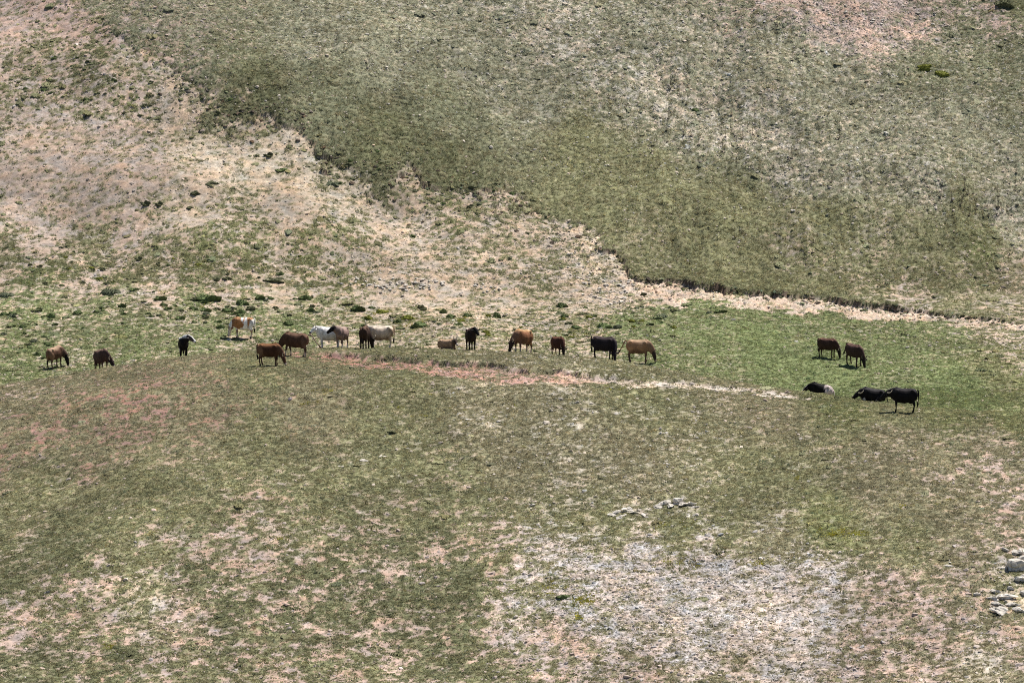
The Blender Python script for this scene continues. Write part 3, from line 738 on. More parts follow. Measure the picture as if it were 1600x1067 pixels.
    nv = len(body.vertices); co = np.zeros(nv * 3, np.float32); body.vertices.foreach_get('co', co); co = co.reshape(-1, 3)
    # coat
    lx, ly = co[:, 0], co[:, 1]; lz = co[:, 2] - lift - tilt * lx * .85 - dz
    ha, hb = np.array(poll - hdir * .02), np.array(poll + hdir * .52)
    ab = hb - ha; tt = np.clip(((co - ha) @ ab) / (ab @ ab), 0, 1); hdist = np.linalg.norm(co - ha - tt[:, None] * ab, axis=1)
    head = sstep(.19, .13, hdist)
    npt = np.array([np.array(q[0]) for q in ns]); ndist = np.min(np.linalg.norm(co[:, None, :] - npt[None], axis=2), axis=1)
    neck = sstep(.55, .80, lx * math.cos(hy * .4) + ly * math.sin(hy * .4)) * sstep(.40, .25, ndist) 
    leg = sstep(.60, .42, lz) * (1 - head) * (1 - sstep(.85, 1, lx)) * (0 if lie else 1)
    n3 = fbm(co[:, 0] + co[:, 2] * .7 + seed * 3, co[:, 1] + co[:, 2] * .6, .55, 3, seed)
    top = sstep(1.10, 1.27, lz + .03 * n3) * (1 - head)  # paler back: dorsal colouring, with the sunlit top also put into the coat
    low = sstep(.85, .62, lz + .04 * n3) * (1 - head) * (1 - leg)  # darker belly: shade of the underside put into the coat colour
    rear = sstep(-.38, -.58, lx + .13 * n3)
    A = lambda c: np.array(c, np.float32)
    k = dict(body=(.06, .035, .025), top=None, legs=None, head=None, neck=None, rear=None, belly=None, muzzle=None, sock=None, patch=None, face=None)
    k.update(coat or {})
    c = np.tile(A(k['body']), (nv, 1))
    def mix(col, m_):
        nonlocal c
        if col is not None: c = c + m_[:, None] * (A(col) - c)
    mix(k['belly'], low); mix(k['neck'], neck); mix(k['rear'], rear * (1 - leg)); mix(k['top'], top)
    if k['patch'] is not None:
        pc, thr = k['patch']; pn = fbm(co[:, 0] * 1.2 + seed * 5.1, co[:, 2] + co[:, 1] * .5, .75, 3, seed + 40)
        mix(pc, sstep(thr - .12, thr + .12, pn) * (1 - leg) * (1 - head))
    mix(k['legs'], leg); mix(k['sock'], leg * sstep(.36, .24, lz))
    mix(k['head'], head); mix(k['face'], head * sstep(.07, .03, np.abs((co - ha) @ np.array(hside))) * sstep(.0, .03, (co - ha) @ np.array(hup)))
    mix(k['muzzle'], head * sstep(.72, .85, tt)); 
    nose = head * sstep(.93, .97, tt); mix((.035, .028, .026), nose * .8)
    hoof = leg * sstep(.09, .06, lz); mix((.03, .025, .022), hoof)
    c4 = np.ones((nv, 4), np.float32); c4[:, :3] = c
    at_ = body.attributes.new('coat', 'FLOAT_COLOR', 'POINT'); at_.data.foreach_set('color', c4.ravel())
    root = bpy.data.objects.new(name, None); COL.objects.link(root); root.empty_display_size = .3
    root.location = (x, d, z0); root.rotation_euler = (0, 0, ya); root.scale = (size * KX, size, size * KZ)
    root['label'] = label; root['category'] = cat; root['group'] = group
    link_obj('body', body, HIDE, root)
    hc = k['head'] or k['body']
    def coat_on(me, col):
        a_ = me.attributes.new('coat', 'FLOAT_COLOR', 'POINT'); a_.data.foreach_set('color', np.tile(np.array([*col, 1], np.float32), len(me.vertices))); return me
    for s_ in (1, -1):
        e0 = poll + hdir * .03 + hside * (.10 * s_) + hup * .01
        out = (hside * s_ + Vector((0, 0, -.18)) + hdir * -.1).normalized(); fl = hdir.copy()
        bm = bmesh.new()
        loft(bm, [(e0 + out * t, fl, a, b) for t, a, b in ((0, .022, .02), (.05, .05, .022), (.12, .062, .016), (.18, .045, .012), (.22, .012, .008))], 8)
        bmesh.ops.recalc_face_normals(bm, faces=bm.faces)
        em = bpy.data.meshes.new('ear'); bm.to_mesh(em); bm.free(); em.polygons.foreach_set('use_smooth', [True] * len(em.polygons))
        link_obj('ear', coat_on(em, hc), HIDE, root)
        bm = bmesh.new(); blob(bm, poll + hdir * .17 + hside * (.112 * s_) + hup * .045, (.022, .022, .022), 8)
        ym = bpy.data.meshes.new('eye'); bm.to_mesh(ym); bm.free(); link_obj('eye', ym, EYE, root)
        if horns:
            h0 = poll + hdir * -.03 + hside * (.065 * s_) + hup * .05
            if horns == 'small': tr = [(0, 0, 0), (.09, .03, 0), (.15, .10, .02), (.16, .18, .05), (.14, .24, .07)]; rad = (.034, .032, .028, .02, .008)
            elif horns == 'up': tr = [(0, 0, 0), (.07, .06, -.01), (.11, .16, 0), (.10, .27, .03), (.06, .36, .06)]; rad = (.042, .038, .032, .024, .010)
            else: tr = [(0, 0, 0), (.13, .02, -.06), (.24, .03, -.16), (.27, .10, -.27), (.20, .18, -.34)]; rad = (.04, .038, .032, .022, .006)
            upv = Vector((0, 0, 1)) if pose != 'graze' else (hup * .5 - hdir).normalized()
            fwd = (hdir - upv * hdir.dot(upv)); fwd = fwd.normalized() if fwd.length > .1 else hup
            pts = [h0 + hside * (s_ * a) + upv * b + fwd * c_ for a, b, c_ in tr]
            link_obj('horn', tube_mesh('horn', pts, rad), HORN if (horns != 'small' or seed % 2) else HORN_DARK, root)
    T = {'hang': [(-.88, 0, 1.24), (-.95, .01, 1.18), (-.97, .02, .98), (-.95, .03, .75), (-.93, .04, .58)],
         'out': [(-.88, 0, 1.24), (-1.0, .02, 1.20), (-1.12, .05, 1.05), (-1.24, .08, .85), (-1.36, .1, .68)],
         'swing': [(-.88, 0, 1.24), (-.97, -.03, 1.16), (-1.02, -.10, .98), (-1.08, -.2, .78), (-1.15, -.3, .60)],
         'flick': [(-.88, 0, 1.24), (-1.05, 0, 1.27), (-1.25, .02, 1.14), (-1.42, .02, .90), (-1.62, .02, .74)],
         'lie': [(-.88, 0, 1.10), (-.97, .05, .98), (-1.0, .14, .74), (-.95, .24, .58), (-.85, .3, .54)]}['lie' if lie else tail]
    tp = [Vector(B(*p)) for p in T]
    tc_ = k.get('tail') or k['rear'] or k['body']
    t_o = link_obj('tail', coat_on(tube_mesh('tail', tp, (.055, .046, .038, .034, .03)), tc_), HIDE, root)
    dv = (tp[-1] - tp[-2]).normalized()
    link_obj('tail_tuft', tube_mesh('tail_tuft', [tp[-1] - dv * .03, tp[-1] + dv * .06, tp[-1] + dv * .17, tp[-1] + dv * .27], (.032, .06, .055, .01)), hair_mat(k.get('tuft') or (.025, .02, .018)), t_o)
    return root

DKB, BLK, TAN, CRM, WHT, ORG = (.062, .034, .024), (.009, .008, .0085), (.36, .235, .15), (.56, .43, .32), (.74, .71, .68), (.34, .155, .065)
HERD = [
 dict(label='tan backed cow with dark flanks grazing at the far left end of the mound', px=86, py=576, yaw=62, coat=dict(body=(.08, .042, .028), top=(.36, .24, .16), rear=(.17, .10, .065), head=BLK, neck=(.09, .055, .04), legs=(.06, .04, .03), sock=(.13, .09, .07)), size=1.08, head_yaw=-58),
 dict(label='dark brown cow with a white muzzle grazing next to the tan backed one', px=150, d=258.5, yaw=-58, coat=dict(body=(.06, .036, .03), top=(.16, .10, .075), head=(.03, .02, .018), muzzle=(.6, .56, .5)), size=1.06, head_yaw=30),
 dict(label='black cow with a white back and white face turned sideways, standing', px=280, d=259, yaw=-82, pose='up', coat=dict(body=BLK, muzzle=WHT, top=WHT, head=(.05,.045,.045), face=WHT, rear=WHT, neck=BLK), size=1.1, head_yaw=62, horns=None),
 dict(label='orange and white patched cow grazing alone on the green gully floor', px=375, d=279, yaw=176, coat=dict(body=ORG, rear=WHT, patch=(WHT, 1.25), legs=(.30, .2, .14), sock=(.5, .42, .35), head=(.60, .5, .42), neck=(.22, .11, .06), top=(.42, .22, .11)), size=1.05, seed=4),
 dict(label='reddish brown cow with a tan rump grazing in front of another brown cow', px=421, py=570, yaw=-14, coat=dict(body=(.06, .026, .015), rear=(.14, .075, .045), top=(.22, .105, .05), head=(.09, .045, .028), muzzle=(.5, .42, .35), neck=(.10, .05, .03), legs=(.07, .035, .022)), size=1.02, seed=5, head_yaw=-8),
 dict(label='dark brown cow flicking its tail out while striding, partly behind a grazing one', px=462, py=558, yaw=168, coat=dict(body=(.075, .04, .026), top=(.15, .085, .055), rear=(.13, .075, .05), legs=(.07, .04, .03), sock=(.4, .33, .27), tail=(.34, .25, .19), tuft=(.12, .08, .06)), tail='flick', stride=.14, size=1.12, seed=6),
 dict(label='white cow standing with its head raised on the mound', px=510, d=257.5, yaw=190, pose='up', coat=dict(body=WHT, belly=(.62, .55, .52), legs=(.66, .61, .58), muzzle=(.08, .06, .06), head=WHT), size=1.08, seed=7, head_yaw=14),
 dict(label='grey brown cow with a black head standing against the white one', px=531, d=256.4, yaw=-106, pose='up', coat=dict(body=(.25, .17, .145), top=(.33, .24, .20), head=BLK, belly=(.18, .12, .10), legs=(.22, .15, .13), sock=(.5, .43, .4), neck=(.18, .12, .10), tail=(.05, .04, .035)), size=1.06, seed=8, head_yaw=-58, tail='swing'),
 dict(label='dark brown cow seen from behind in front of the big cream one', px=567, d=255.4, yaw=84, coat=dict(body=(.035, .02, .016), top=(.11, .065, .045), rear=(.045, .026, .02), head=(.02, .015, .013)), size=1.08, seed=9, head_yaw=-40),
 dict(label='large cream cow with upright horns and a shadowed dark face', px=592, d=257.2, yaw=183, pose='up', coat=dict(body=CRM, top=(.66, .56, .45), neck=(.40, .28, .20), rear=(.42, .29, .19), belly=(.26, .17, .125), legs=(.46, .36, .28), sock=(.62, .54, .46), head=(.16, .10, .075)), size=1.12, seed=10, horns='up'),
 dict(label='tan horned cow lying down on the mound above the red bank', px=697, d=256.0, yaw=-28, pose='lie', coat=dict(body=(.34, .21, .13), top=(.46, .31, .2), head=(.055, .035, .028), muzzle=(.6, .52, .45), neck=(.13, .08, .055), belly=(.16, .10, .07)), size=.84, seed=11, horns='up', head_yaw=-30),
 dict(label='black cow standing and looking towards the viewer beside the lying tan one', px=735, d=256.2, yaw=-80, pose='up', coat=dict(body=(.022, .014, .013), top=(.075, .045, .036), head=BLK), size=1.08, seed=12, head_yaw=22, horns=None),
 dict(label='golden brown cow grazing with its tail swung to one side', px=817, d=256.2, yaw=-128, coat=dict(body=(.21, .095, .05), top=(.42, .25, .12), rear=(.34, .19, .09), neck=(.16, .09, .06), belly=(.13, .07, .045), legs=(.12, .07, .05), sock=(.4, .33, .27), head=(.04, .026, .022)), size=1.14, seed=13, tail='swing', head_yaw=-14),
 dict(label='small chestnut cow grazing with its head close to its legs', px=873, d=254.8, yaw=-60, coat=dict(body=(.06, .026, .018), rear=(.10, .042, .026), top=(.13, .06, .038), head=(.022, .015, .013)), size=.92, seed=14, head_yaw=-16),
 dict(label='black cow with a broad side standing behind the light tan grazing cow', px=946, d=252.8, yaw=-17, pose='graze', coat=dict(body=(.018, .014, .016), top=(.055, .04, .04)), size=1.1, seed=15, head_yaw=-62, horns=None, stride=.06),
 dict(label='light tan cow grazing to the right of the black broadside one', px=998, py=567, yaw=-8, coat=dict(body=(.26, .15, .09), top=(.46, .31, .2), belly=(.12, .07, .05), neck=(.20, .12, .08), legs=(.10, .065, .05), head=(.045, .03, .025), muzzle=(.35, .28, .22)), size=1.14, seed=16, tail='out'),
 dict(label='dark brown cow grazing on the green meadow nearer the earth bank', px=1293, py=558, yaw=-32, coat=dict(body=(.05, .026, .02), top=(.14, .07, .05), head=(.03, .02, .018)), size=.98, seed=17),
 dict(label='dark brown cow grazing on the green meadow with its tail held out', px=1335, py=571, yaw=-56, coat=dict(body=(.05, .028, .024), top=(.13, .075, .06), head=(.025, .018, .016)), size=1.08, seed=18, tail='out'),
 dict(label='black and pinkish white cow lying by the pale edge of the mound', px=1290, d=245.0, yaw=172, pose='lie', low=True, coat=dict(body=BLK, rear=(.52, .43, .40), patch=((.5, .42, .39), .9), head=BLK, face=(.6, .55, .5)), size=.98, seed=19, horns=None),
 dict(label='black horned cow lying behind the standing black horned one', px=1372, d=240.4, yaw=184, pose='lie', coat=dict(body=BLK, top=(.03, .027, .028), patch=((.6, .52, .46), 2.1)), low=True, size=1.05, seed=20, horns='back'),
 dict(label='black horned cow standing with its neck stretched out low', px=1412, py=645, yaw=176, pose='low', coat=dict(body=BLK, top=(.03, .026, .027)), size=1.06, seed=21, horns='back'),
]
for q in HERD: make_cow('cow', q.pop('label'), 'cow', **q)

# ------------------------------------------------------------------ rocks
def rock_material():
    m, n, b = new_mat('weathered_rock')
    tc = N(n, 'ShaderNodeTexCoord'); oi = N(n, 'ShaderNodeObjectInfo')
    n1 = N(n, 'ShaderNodeTexNoise'); n1.inputs['Scale'].default_value = 5; n1.inputs['Detail'].default_value = 6; n1.inputs['Roughness'].default_value = .7
    L(n, tc.outputs['Object'], n1.inputs[0])
    cr = N(n, 'ShaderNodeValToRGB'); L(n, n1.outputs[0], cr.inputs[0])
    e = cr.color_ramp.elements; e[0].position = .36; e[0].color = (.20, .18, .16, 1); e[1].position = .62; e[1].color = (.68, .62, .54, 1)
    e2 = cr.color_ramp.elements.new(.45); e2.color = (.56, .51, .44, 1)
    L(n, mulcol(n, cr.outputs[0], ramp(n, oi.outputs['Random'], 0, 1, .75, 1.2)), b.inputs['Base Color'])
    bp = N(n, 'ShaderNodeBump'); bp.inputs['Strength'].default_value = .9; bp.inputs['Distance'].default_value = .05
    L(n, n1.outputs[0], bp.inputs['Height']); L(n, bp.outputs[0], b.inputs['Normal'])
    return m
ROCK = rock_material()
BIG = [rock_mesh(900 + k, .5, .42, .34, 3, .15, .75) for k in range(7)]
SML = [rock_mesh(940 + k, .5, .42, .34, 2, .15, .4) for k in range(7)]
for me in BIG + SML: me.materials.append(ROCK)
def put_rock(px, py, wpx, label, hgt=.6, rot=None, big=False, group=None, cat='rock', name='rock', deep=.5, sink=.3):
    x, d, z = hit(px, py)
    wd = wpx * d / FPX * 1.1
    o = bpy.data.objects.new(name, random.choice(BIG if big else SML)); COL.objects.link(o)
    o.rotation_euler = (random.uniform(.0, .35), random.uniform(-.2, .2), rot if rot is not None else random.uniform(0, 6.28))
    o.scale = (wd, wd * deep * 1.4, wd * hgt)
    o.location = (x, d + wd * .2, z + wd * hgt * (.30 - sink) + .02)
    o['label'] = label; o['category'] = cat
    if group: o['group'] = group
    return o
put_rock(1586, 892, 38, 'largest rounded grey boulder of the outcrop above the slanting slabs', .62, -.25, True, sink=.1)
put_rock(1601, 911, 26, 'grey boulder with a deep black hollow under its edge', .7, -.5, True, sink=.1)
put_rock(1600, 878, 24, 'pale boulder just behind the largest rounded one', .6, -.4, True, sink=.1)
put_rock(1571, 863, 15, 'thin tilted slab of stone standing above the boulders', .55, -.7, False, deep=.3, sink=.05)
put_rock(1598, 862, 16, 'small pale block behind the tilted stone slab', .5, .3, True)
put_rock(1569, 889, 12, 'small grey stone leaning against the largest rounded boulder', .6, .3, False)
put_rock(1528, 932, 13, 'single cream white stone lying left of the slanting slabs', .65, .2, True, sink=.1)
for i, (px, py, w_, h_, t) in enumerate([(1556, 928, 20, .5, 'uppermost slanting slab in the group of pale slabs'), (1568, 938, 36, .40, 'longest slanting pale slab with a dark crack below it'), (1560, 947, 22, .4, 'short pale slab under the longest slanting slab'),
                                       (1566, 960, 32, .36, 'lowest flat pale slab half buried in the gravel'), (1594, 957, 26, .45, 'dark edged slab lying to the right of the pale slabs'), (1578, 922, 15, .5, 'stubby grey slab between the boulders and the slanting slabs')]):
    put_rock(px, py, w_, t, h_, -.55 - .05 * i, True, deep=.35, sink=.12)
put_rock(1481, 887, 22, 'long narrow stone lying flat in the brown grass', .3, -.4, True, deep=.35)
put_rock(833, 792, 11, 'lone pale stone in the grass above the gravel patch', .6, None, True, sink=.1)
put_rock(571, 721, 17, 'flat white stone in the middle of the green mound', .32, .1, True)
put_rock(534, 730, 13, 'smaller flat white stone next to the flat white one', .3, .3, True)
put_rock(598, 714, 12, 'low whitish stone upslope of the two flat white stones', .28, .2, True)
put_rock(604, 108, 7, 'tiny bright white stone high on the grassy far slope', .8, None, False, sink=.05)
put_rock(1240, 332, 9, 'bright pale stone alone on the short turf of the far slope', .6, None, False, sink=.05)
put_rock(938, 540, 7, 'little white stone at the edge of the green meadow', .7, None, False, sink=.05)
put_rock(1282, 868, 10, 'small white stone between the gravel and the grass', .4, .2, False)
put_rock(733, 657, 12, 'thin white stone flush with the grass of the mound', .25, .1, False)
put_rock(1076, 808, 12, 'low cream stone below the long rocky outcrop', .35, None, False)
put_rock(1592, 868, 22, 'pale block between the tilted slab and the largest boulder', .6, .2, True, sink=.05)
put_rock(1600, 932, 20, 'grey block under the boulder with the deep hollow', .55, -.4, True, sink=.08)
put_rock(1584, 948, 24, 'pale slab behind the dark edged slab', .4, -.6, True, deep=.4, sink=.08)
put_rock(1551, 938, 18, 'pale slab at the left end of the slab group', .5, -.7, True, deep=.4, sink=.08)
def outcrop(px, py, label, stones):
    x, d, z = hit(px, py)
    root = bpy.data.objects.new('rock_outcrop', None); COL.objects.link(root); root.location = (x, d, z)
    root['label'] = label; root['category'] = 'outcrop'
    for (dx, dy, w_, h_, rt) in stones:
        a_, b_, c_ = hit(px + dx, py + dy); wd = w_ * b_ / FPX * 1.28
        o = bpy.data.objects.new('stone', random.choice(BIG)); COL.objects.link(o); o.parent = root
        o.location = (a_ - x, b_ - d, c_ - z + wd * h_ * .17); o.scale = (wd, wd * .7, wd * h_); o.rotation_euler = (random.uniform(-.3, .3), random.uniform(-.3, .3), rt)
outcrop(1055, 790, 'long low outcrop of knobbly grey rock in the grass', [(-26, 3, 13, .5, .2), (-15, -2, 19, .65, .4), (-6, 2, 14, .6, 1.2), (3, -3, 20, .6, -.3), (13, 0, 14, .6, .8), (22, -1, 18, .5, -.5), (31, 3, 11, .4, .1)])
outcrop(973, 803, 'small broken outcrop with a white block at its foot', [(-16, 3, 13, .4, .2), (-8, -1, 14, .5, .5), (6, -4, 16, .65, .3), (-6, 9, 11, .75, .7), (16, -1, 14, .3, -.2), (2, 3, 12, .4, 1.1)])

def rubble(spots, n, label, group, smin, smax, name='stone'):
    for _ in range(n):
        px, py, sx_, sy_ = random.choice(spots)
        sz_ = random.random() ** 1.6
        o = put_rock(px + random.gauss(0, sx_), py + random.gauss(0, sy_), smin * (smax / smin) ** sz_, ('large ' if sz_ > .66 else 'middling ' if sz_ > .28 else 'small ') + label.replace('small ', ''), random.uniform(.5, .8), None, False, group, 'stone', name, random.uniform(.5, .8), .12)
rubble([(557, 441, 5, 3), (580, 446, 7, 4), (600, 448, 6, 4), (628, 442, 8, 4), (632, 452, 10, 4), (655, 444, 6, 4), (680, 445, 8, 4)], 62, 'grey stone in the loose rubble on the bare tan slope', 'rubble stones on the bare tan slope', 4, 10)
rubble([(765, 452, 9, 4), (745, 447, 6, 3)], 14, 'grey stone in the small rock heap right of the rubble', 'stones of the small rock heap', 4, 9)
rubble([(905, 405, 12, 7), (940, 410, 14, 6), (970, 445, 10, 6), (985, 452, 8, 4), (945, 455, 12, 6), (935, 468, 10, 5), (965, 470, 10, 5), (915, 440, 8, 4)], 75, 'pale stone tumbled below the left end of the turf scarp', 'stones below the turf scarp', 3.5, 9)
rubble([(1100, 462, 22, 4), (1190, 470, 18, 4), (1330, 484, 20, 3), (1450, 500, 30, 4), (1540, 512, 30, 6)], 34, 'small stone on the strip of bare earth under the scarp', 'stones on the bare earth strip', 2.5, 5)
rubble([(1345, 25, 14, 6), (1365, 32, 14, 6), (1265, 5, 10, 4), (1440, 32, 18, 8), (1465, 40, 12, 5), (1410, 8, 12, 4), (1300, 20, 18, 8)], 46, 'whitish stone in the pink scree high on the far slope', 'stones of the pink scree', 3, 8)
rubble([(1545, 915, 20, 16), (1500, 900, 26, 14), (1515, 960, 24, 12), (1560, 985, 20, 14)], 36, 'small pale stone strewn around the slanting slabs', 'small stones around the slabs', 2.5, 6)

# ------------------------------------------------------------------ shrubs one can tell apart
def leaf_mat(name, col):
    m, n, b = new_mat(name)
    tc = N(n, 'ShaderNodeTexCoord'); oi = N(n, 'ShaderNodeObjectInfo'); n1 = N(n, 'ShaderNodeTexNoise'); n1.inputs['Scale'].default_value = 7; n1.inputs['Detail'].default_value = 4
    L(n, tc.outputs['Object'], n1.inputs[0])
    rgb = N(n, 'ShaderNodeRGB'); rgb.outputs[0].default_value = (*col, 1)
    c = mulcol(n, mulcol(n, rgb.outputs[0], ramp(n, n1.outputs[0], .3, .7, .6, 1.4)), ramp(n, oi.outputs['Random'], 0, 1, .75, 1.25))
    L(n, c, b.inputs['Base Color'])
    t = N(n, 'ShaderNodeBsdfTranslucent'); L(n, c, t.inputs[0]); mx = N(n, 'ShaderNodeMixShader'); mx.inputs[0].default_value = .25
    L(n, b.outputs[0], mx.inputs[1]); L(n, t.outputs[0], mx.inputs[2]); L(n, mx.outputs[0], n.nodes['Material Output'].inputs[0])
    return m
SHR = {'green': leaf_mat('shrub_leaves', (.125, .16, .065)), 'dark': leaf_mat('dark_shrub_leaves', (.12, .125, .068)), 'lime': leaf_mat('yellow_green_leaves', (.19, .20, .04)), 'blue': leaf_mat('grey_green_leaves', (.13, .145, .09))}
SHM = {}
for kk in SHR:
    SHM[kk] = [cushion(800 + 10 * len(SHM) + q, 2, .5, .42, .34, 300, .085, .3) for q in range(4)]
    for me in SHM[kk]: me.materials.append(SHR[kk])
def put_shrub(px, py, wpx, hpx, kind, label, group=None, name='shrub'):
    x, d, z = hit(px, py)
    wd, hg = .9 * wpx * d / FPX, .85 * hpx * d / FPX
    o = bpy.data.objects.new(name, random.choice(SHM[kind])); COL.objects.link(o)
    o.rotation_euler = (0.25 if d > 298 else 0, 0, random.uniform(-.5, .5)); o.scale = (wd, wd * .85, hg / .36 * .9)
    o.location = (x, d + wd * .25, z)
    o['label'] = label; o['category'] = 'shrub'
    if group: o['group'] = group
put_shrub(1568, 12, 38, 16, 'dark', 'dark rounded shrub at the very top of the far slope')
put_shrub(1446, 110, 30, 11, 'lime', 'yellow green spreading shrub on the upper far slope')
put_shrub(1470, 120, 28, 10, 'lime', 'lower half of the yellow green shrub pair on the far slope')
put_shrub(1086, 175, 17, 6, 'green', 'small bright green shrub on the pale speckled slope')
put_shrub(420, 247, 17, 8, 'dark', 'dark round shrub alone on the sandy bare slope')
put_shrub(325, 289, 32, 5, 'dark', 'long thin dark shrub lying along the bare slope')
put_shrub(305, 306, 18, 9, 'dark', 'dark shrub above the pair of low shrubs on the bare slope')
put_shrub(228, 322, 18, 9, 'dark', 'left one of the pair of low shrubs on the bare slope')
put_shrub(249, 322, 14, 7, 'dark', 'right one of the pair of low shrubs on the bare slope')
put_shrub(297, 327, 14, 5, 'dark', 'small green shrub beside the pair on the bare slope')
put_shrub(440, 268, 26, 5, 'green', 'flat green shrub below the dark round one on the sandy slope')
put_shrub(520, 290, 26, 7, 'blue', 'pale grey green shrub near the turf edge')
put_shrub(427, 441, 44, 8, 'dark', 'wide dark shrub hugging the earth ledge over the gully')
put_shrub(354, 438, 18, 7, 'dark', 'small dark shrub beside the wide one on the earth ledge')
put_shrub(325, 472, 44, 13, 'green', 'largest leafy green shrub in the left gully')
put_shrub(378, 477, 24, 9, 'green', 'green shrub right of the largest one in the gully')
put_shrub(250, 470, 22, 9, 'green', 'green shrub left of the largest one in the gully')
put_shrub(170, 462, 34, 13, 'blue', 'grey green bushy shrub in the left gully')
put_shrub(8, 465, 26, 10, 'blue', 'grey green shrub at the left edge of the gully')
put_shrub(560, 487, 28, 11, 'green', 'leafy green shrub behind the white cow')
put_shrub(597, 490, 22, 7, 'lime', 'yellow flowering shrub behind the cream cow')
put_shrub(576, 500, 14, 8, 'lime', 'small yellow green shrub between the cows on the mound')
put_shrub(655, 512, 32, 11, 'green', 'spreading green shrub left of the lying tan cow')
put_shrub(638, 500, 26, 8, 'lime', 'yellow green shrub above the spreading green one')
put_shrub(692, 490, 13, 9, 'green', 'small upright green shrub above the lying tan cow')
put_shrub(730, 496, 18, 8, 'green', 'green shrub right above the black cow facing the viewer')
put_shrub(720, 503, 16, 5, 'lime', 'yellow topped shrub left of the black cow facing the viewer')
put_shrub(776, 497, 16, 11, 'green', 'green shrub between the black and the golden cow')
put_shrub(878, 481, 22, 9, 'green', 'green shrub above the small chestnut cow')
put_shrub(900, 514, 20, 7, 'green', 'green shrub left of the black broadside cow')
put_shrub(945, 512, 30, 8, 'green', 'green shrub behind the black broadside cow')
put_shrub(1033, 497, 22, 7, 'blue', 'grey green shrub at the head of the green meadow')
put_shrub(1052, 488, 14, 6, 'dark', 'dark shrub on the bare earth above the meadow')
put_shrub(1125, 489, 24, 6, 'green', 'green shrub at the upper rim of the meadow')
put_shrub(1006, 463, 14, 7, 'dark', 'small dark shrub under the start of the scarp')
put_shrub(880, 936, 26, 7, 'green', 'round green cushion plant on the grey gravel')
put_shrub(1108, 490, 12, 5, 'blue', 'small grey green shrub on the meadow rim')
def shrubs(n, boxes, kinds, label, group, smin, smax):
    for _ in range(n):
        b_ = random.choice(boxes)
        q_ = random.random() ** 1.5
        w_ = smin * (smax / smin) ** q_
        k_ = random.choice(kinds)
        put_shrub(random.uniform(b_[0], b_[2]), random.uniform(b_[1], b_[3]), w_, w_ * random.uniform(.28, .48), k_, ('large ' if q_ > .62 else 'middling ' if q_ > .25 else 'small ') + {'green': 'green', 'dark': 'dark green', 'lime': 'yellow green', 'blue': 'grey green'}[k_] + ' ' + label, group)
shrubs(90, [(0, 455, 300, 510), (300, 465, 500, 500), (0, 490, 80, 560), (120, 480, 480, 520)], ['green', 'green', 'blue', 'dark'], 'leafy shrub among the grass of the left gully', 'shrubs in the left gully', 8, 22)
shrubs(60, [(540, 480, 720, 520), (740, 485, 930, 530), (880, 480, 1060, 515)], ['green', 'green', 'lime', 'blue', 'dark'], 'shrub on the tan ground behind the row of cattle', 'shrubs behind the cattle', 7, 18)
shrubs(60, [(0, 385, 480, 430), (200, 400, 480, 440), (0, 410, 200, 450)], ['dark', 'dark', 'green', 'lime'], 'shrub on the grassy band above the gully', 'shrubs on the grassy band', 6, 14)
shrubs(50, [(20, 60, 210, 160), (60, 90, 180, 150), (150, 120, 250, 190)], ['dark', 'green', 'dark'], 'shrub on the bare slope at the upper left', 'shrubs at the upper left', 6, 15)
shrubs(40, [(480, 235, 640, 290), (640, 290, 840, 400), (300, 150, 420, 200)], ['dark', 'dark', 'green'], 'shrub close under the edge of the turf', 'shrubs under the turf edge', 6, 16)

# ------------------------------------------------------------------ dry flower stalks on the far slope
STALK = simple_mat('dry_stalk', (.10, .08, .06), .9, .3, 20)
def stalk_mesh(seed):
    r = random.Random(seed); bm = bmesh.new()
    def limb(p, q, r0, r1):
        v = (Vector(q) - Vector(p)).normalized(); sd_ = v.orthogonal()
        loft(bm, [(p, sd_, r0, r0), ((Vector(p) + Vector(q)) / 2 + Vector((r.gauss(0, .015), r.gauss(0, .015), 0)), sd_, (r0 + r1) / 2, (r0 + r1) / 2), (q, sd_, r1, r1)], 5)
    tx, ty = r.gauss(0, .10), r.gauss(0, .06)
    limb((0, 0, -.05), (tx, ty, .95), .018, .010)
    blob(bm, (tx, ty, .97), (.03, .03, .06), 6)
    for _ in range(r.randint(2, 5)):
        h = r.uniform(.45, .85); a = r.uniform(0, 6.28); l = r.uniform(.10, .22)
        p = (tx * h, ty * h, .95 * h); q = (p[0] + l * math.cos(a), p[1] + l * math.sin(a), p[2] + l * r.uniform(.5, 1.2))
        limb(p, q, .010, .007); blob(bm, q, (.022, .022, .04), 6)
    for _ in range(5):
        a = r.uniform(0, 6.28); blob(bm, (.09 * math.cos(a), .09 * math.sin(a), .03), (.09, .06, .025), 6)
    bmesh.ops.recalc_face_normals(bm, faces=bm.faces)
    me = bpy.data.meshes.new('dry_stalk'); bm.to_mesh(me); bm.free(); me.materials.append(STALK); return me
STK = [stalk_mesh(k) for k in range(7)]
SPOTS = [(1020, 228), (1060, 232), (1092, 228), (1133, 238), (1152, 228), (1232, 250), (1237, 248), (1350, 275), (1385, 288), (1418, 300), (1502, 318), (1513, 325), (1526, 328), (1536, 340), (1545, 338), (1562, 338), (1575, 335), (1560, 325), (1590, 330), (1271, 380), (1270, 395), (1417, 330), (1353, 312)]
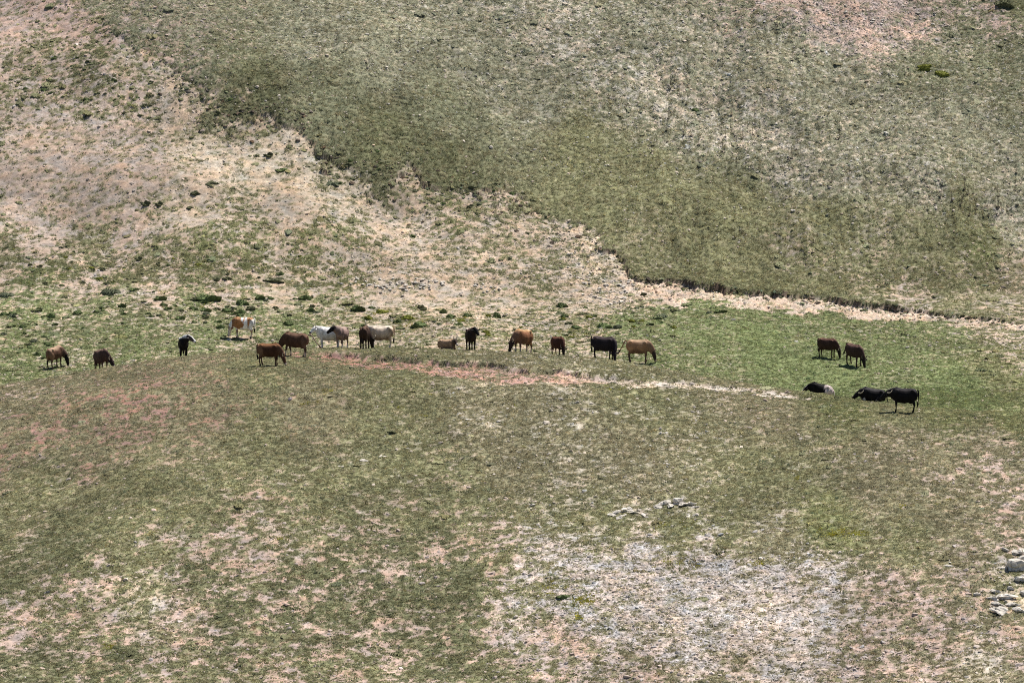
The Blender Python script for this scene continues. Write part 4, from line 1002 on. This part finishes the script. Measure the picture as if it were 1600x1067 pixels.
while len(SPOTS) < 95:
    b_ = random.choice([(1420, 270, 1600, 340), (1200, 215, 1460, 290), (1000, 205, 1180, 250), (1480, 290, 1600, 345), (500, 40, 700, 110), (1040, 90, 1260, 200)])
    SPOTS.append((random.uniform(b_[0], b_[2]), random.uniform(b_[1], b_[3])))
for px, py in SPOTS:
    x, d, z = hit(px, py)
    o = bpy.data.objects.new('dry_stalk', random.choice(STK)); COL.objects.link(o)
    q = random.uniform(.55, 1.15); o.location = (x, d, z); o.scale = (q, q, q); o.rotation_euler = (random.gauss(0, .06), random.gauss(0, .1), random.uniform(0, 6.28))
    o['label'] = ('tall' if q > .85 else 'short') + ' dry dark flower stalk ' + ('in the thicket of stalks at the right edge' if px > 1400 else 'on the pale speckled band of the far slope' if px > 1195 else 'on the middle of the grassy far slope' if px > 900 else 'high on the far slope above the turf edge'); o['category'] = 'dry plant'; o['group'] = 'dry stalks on the far slope'

# ragged clumps of turf hanging on the lip and fallen along the foot of the edge
ex, ed_ = [], []
er = np.random.default_rng(77)
for _ in range(1500):
    px = er.uniform(250, 1600); q = er.normal(.15, .22) if er.random() < .72 else -abs(er.normal(.3, .5)) - .1
    i_ = np.interp(px, [p[0] for p in EDGE], np.arange(len(EDGE))); k_ = min(int(i_), len(_ew) - 2)
    x_ = _ew[k_, 0] + (_ew[k_ + 1, 0] - _ew[k_, 0]) * (i_ - k_)
    if px < 960: q *= 3
    ex.append(x_); ed_.append(edge_d(x_) + q)
x, d = np.array(ex), np.array(ed_); z = sample(H, x, d) + CAM_Z
sc = np.exp(er.normal(-1.5, .35, len(x))).clip(.1, .5); scl = np.stack([sc, sc, sc * er.uniform(.5, 1.0, len(x))], -1)
lipc = np.where((er.random(len(x)) < .4)[:, None], np.array([[.10, .075, .055]]), np.array([[.135, .14, .075]]))
scatter('turf_clumps', CUSH, np.stack([x, d, z - .03], -1), eulers(x, d, .4), scl, er.integers(0, len(CUSH), len(x)), jit_tint(lipc, .25, .1, er),
        'ragged turf clumps along the eroded edge of the grass', CUSH_MAT)
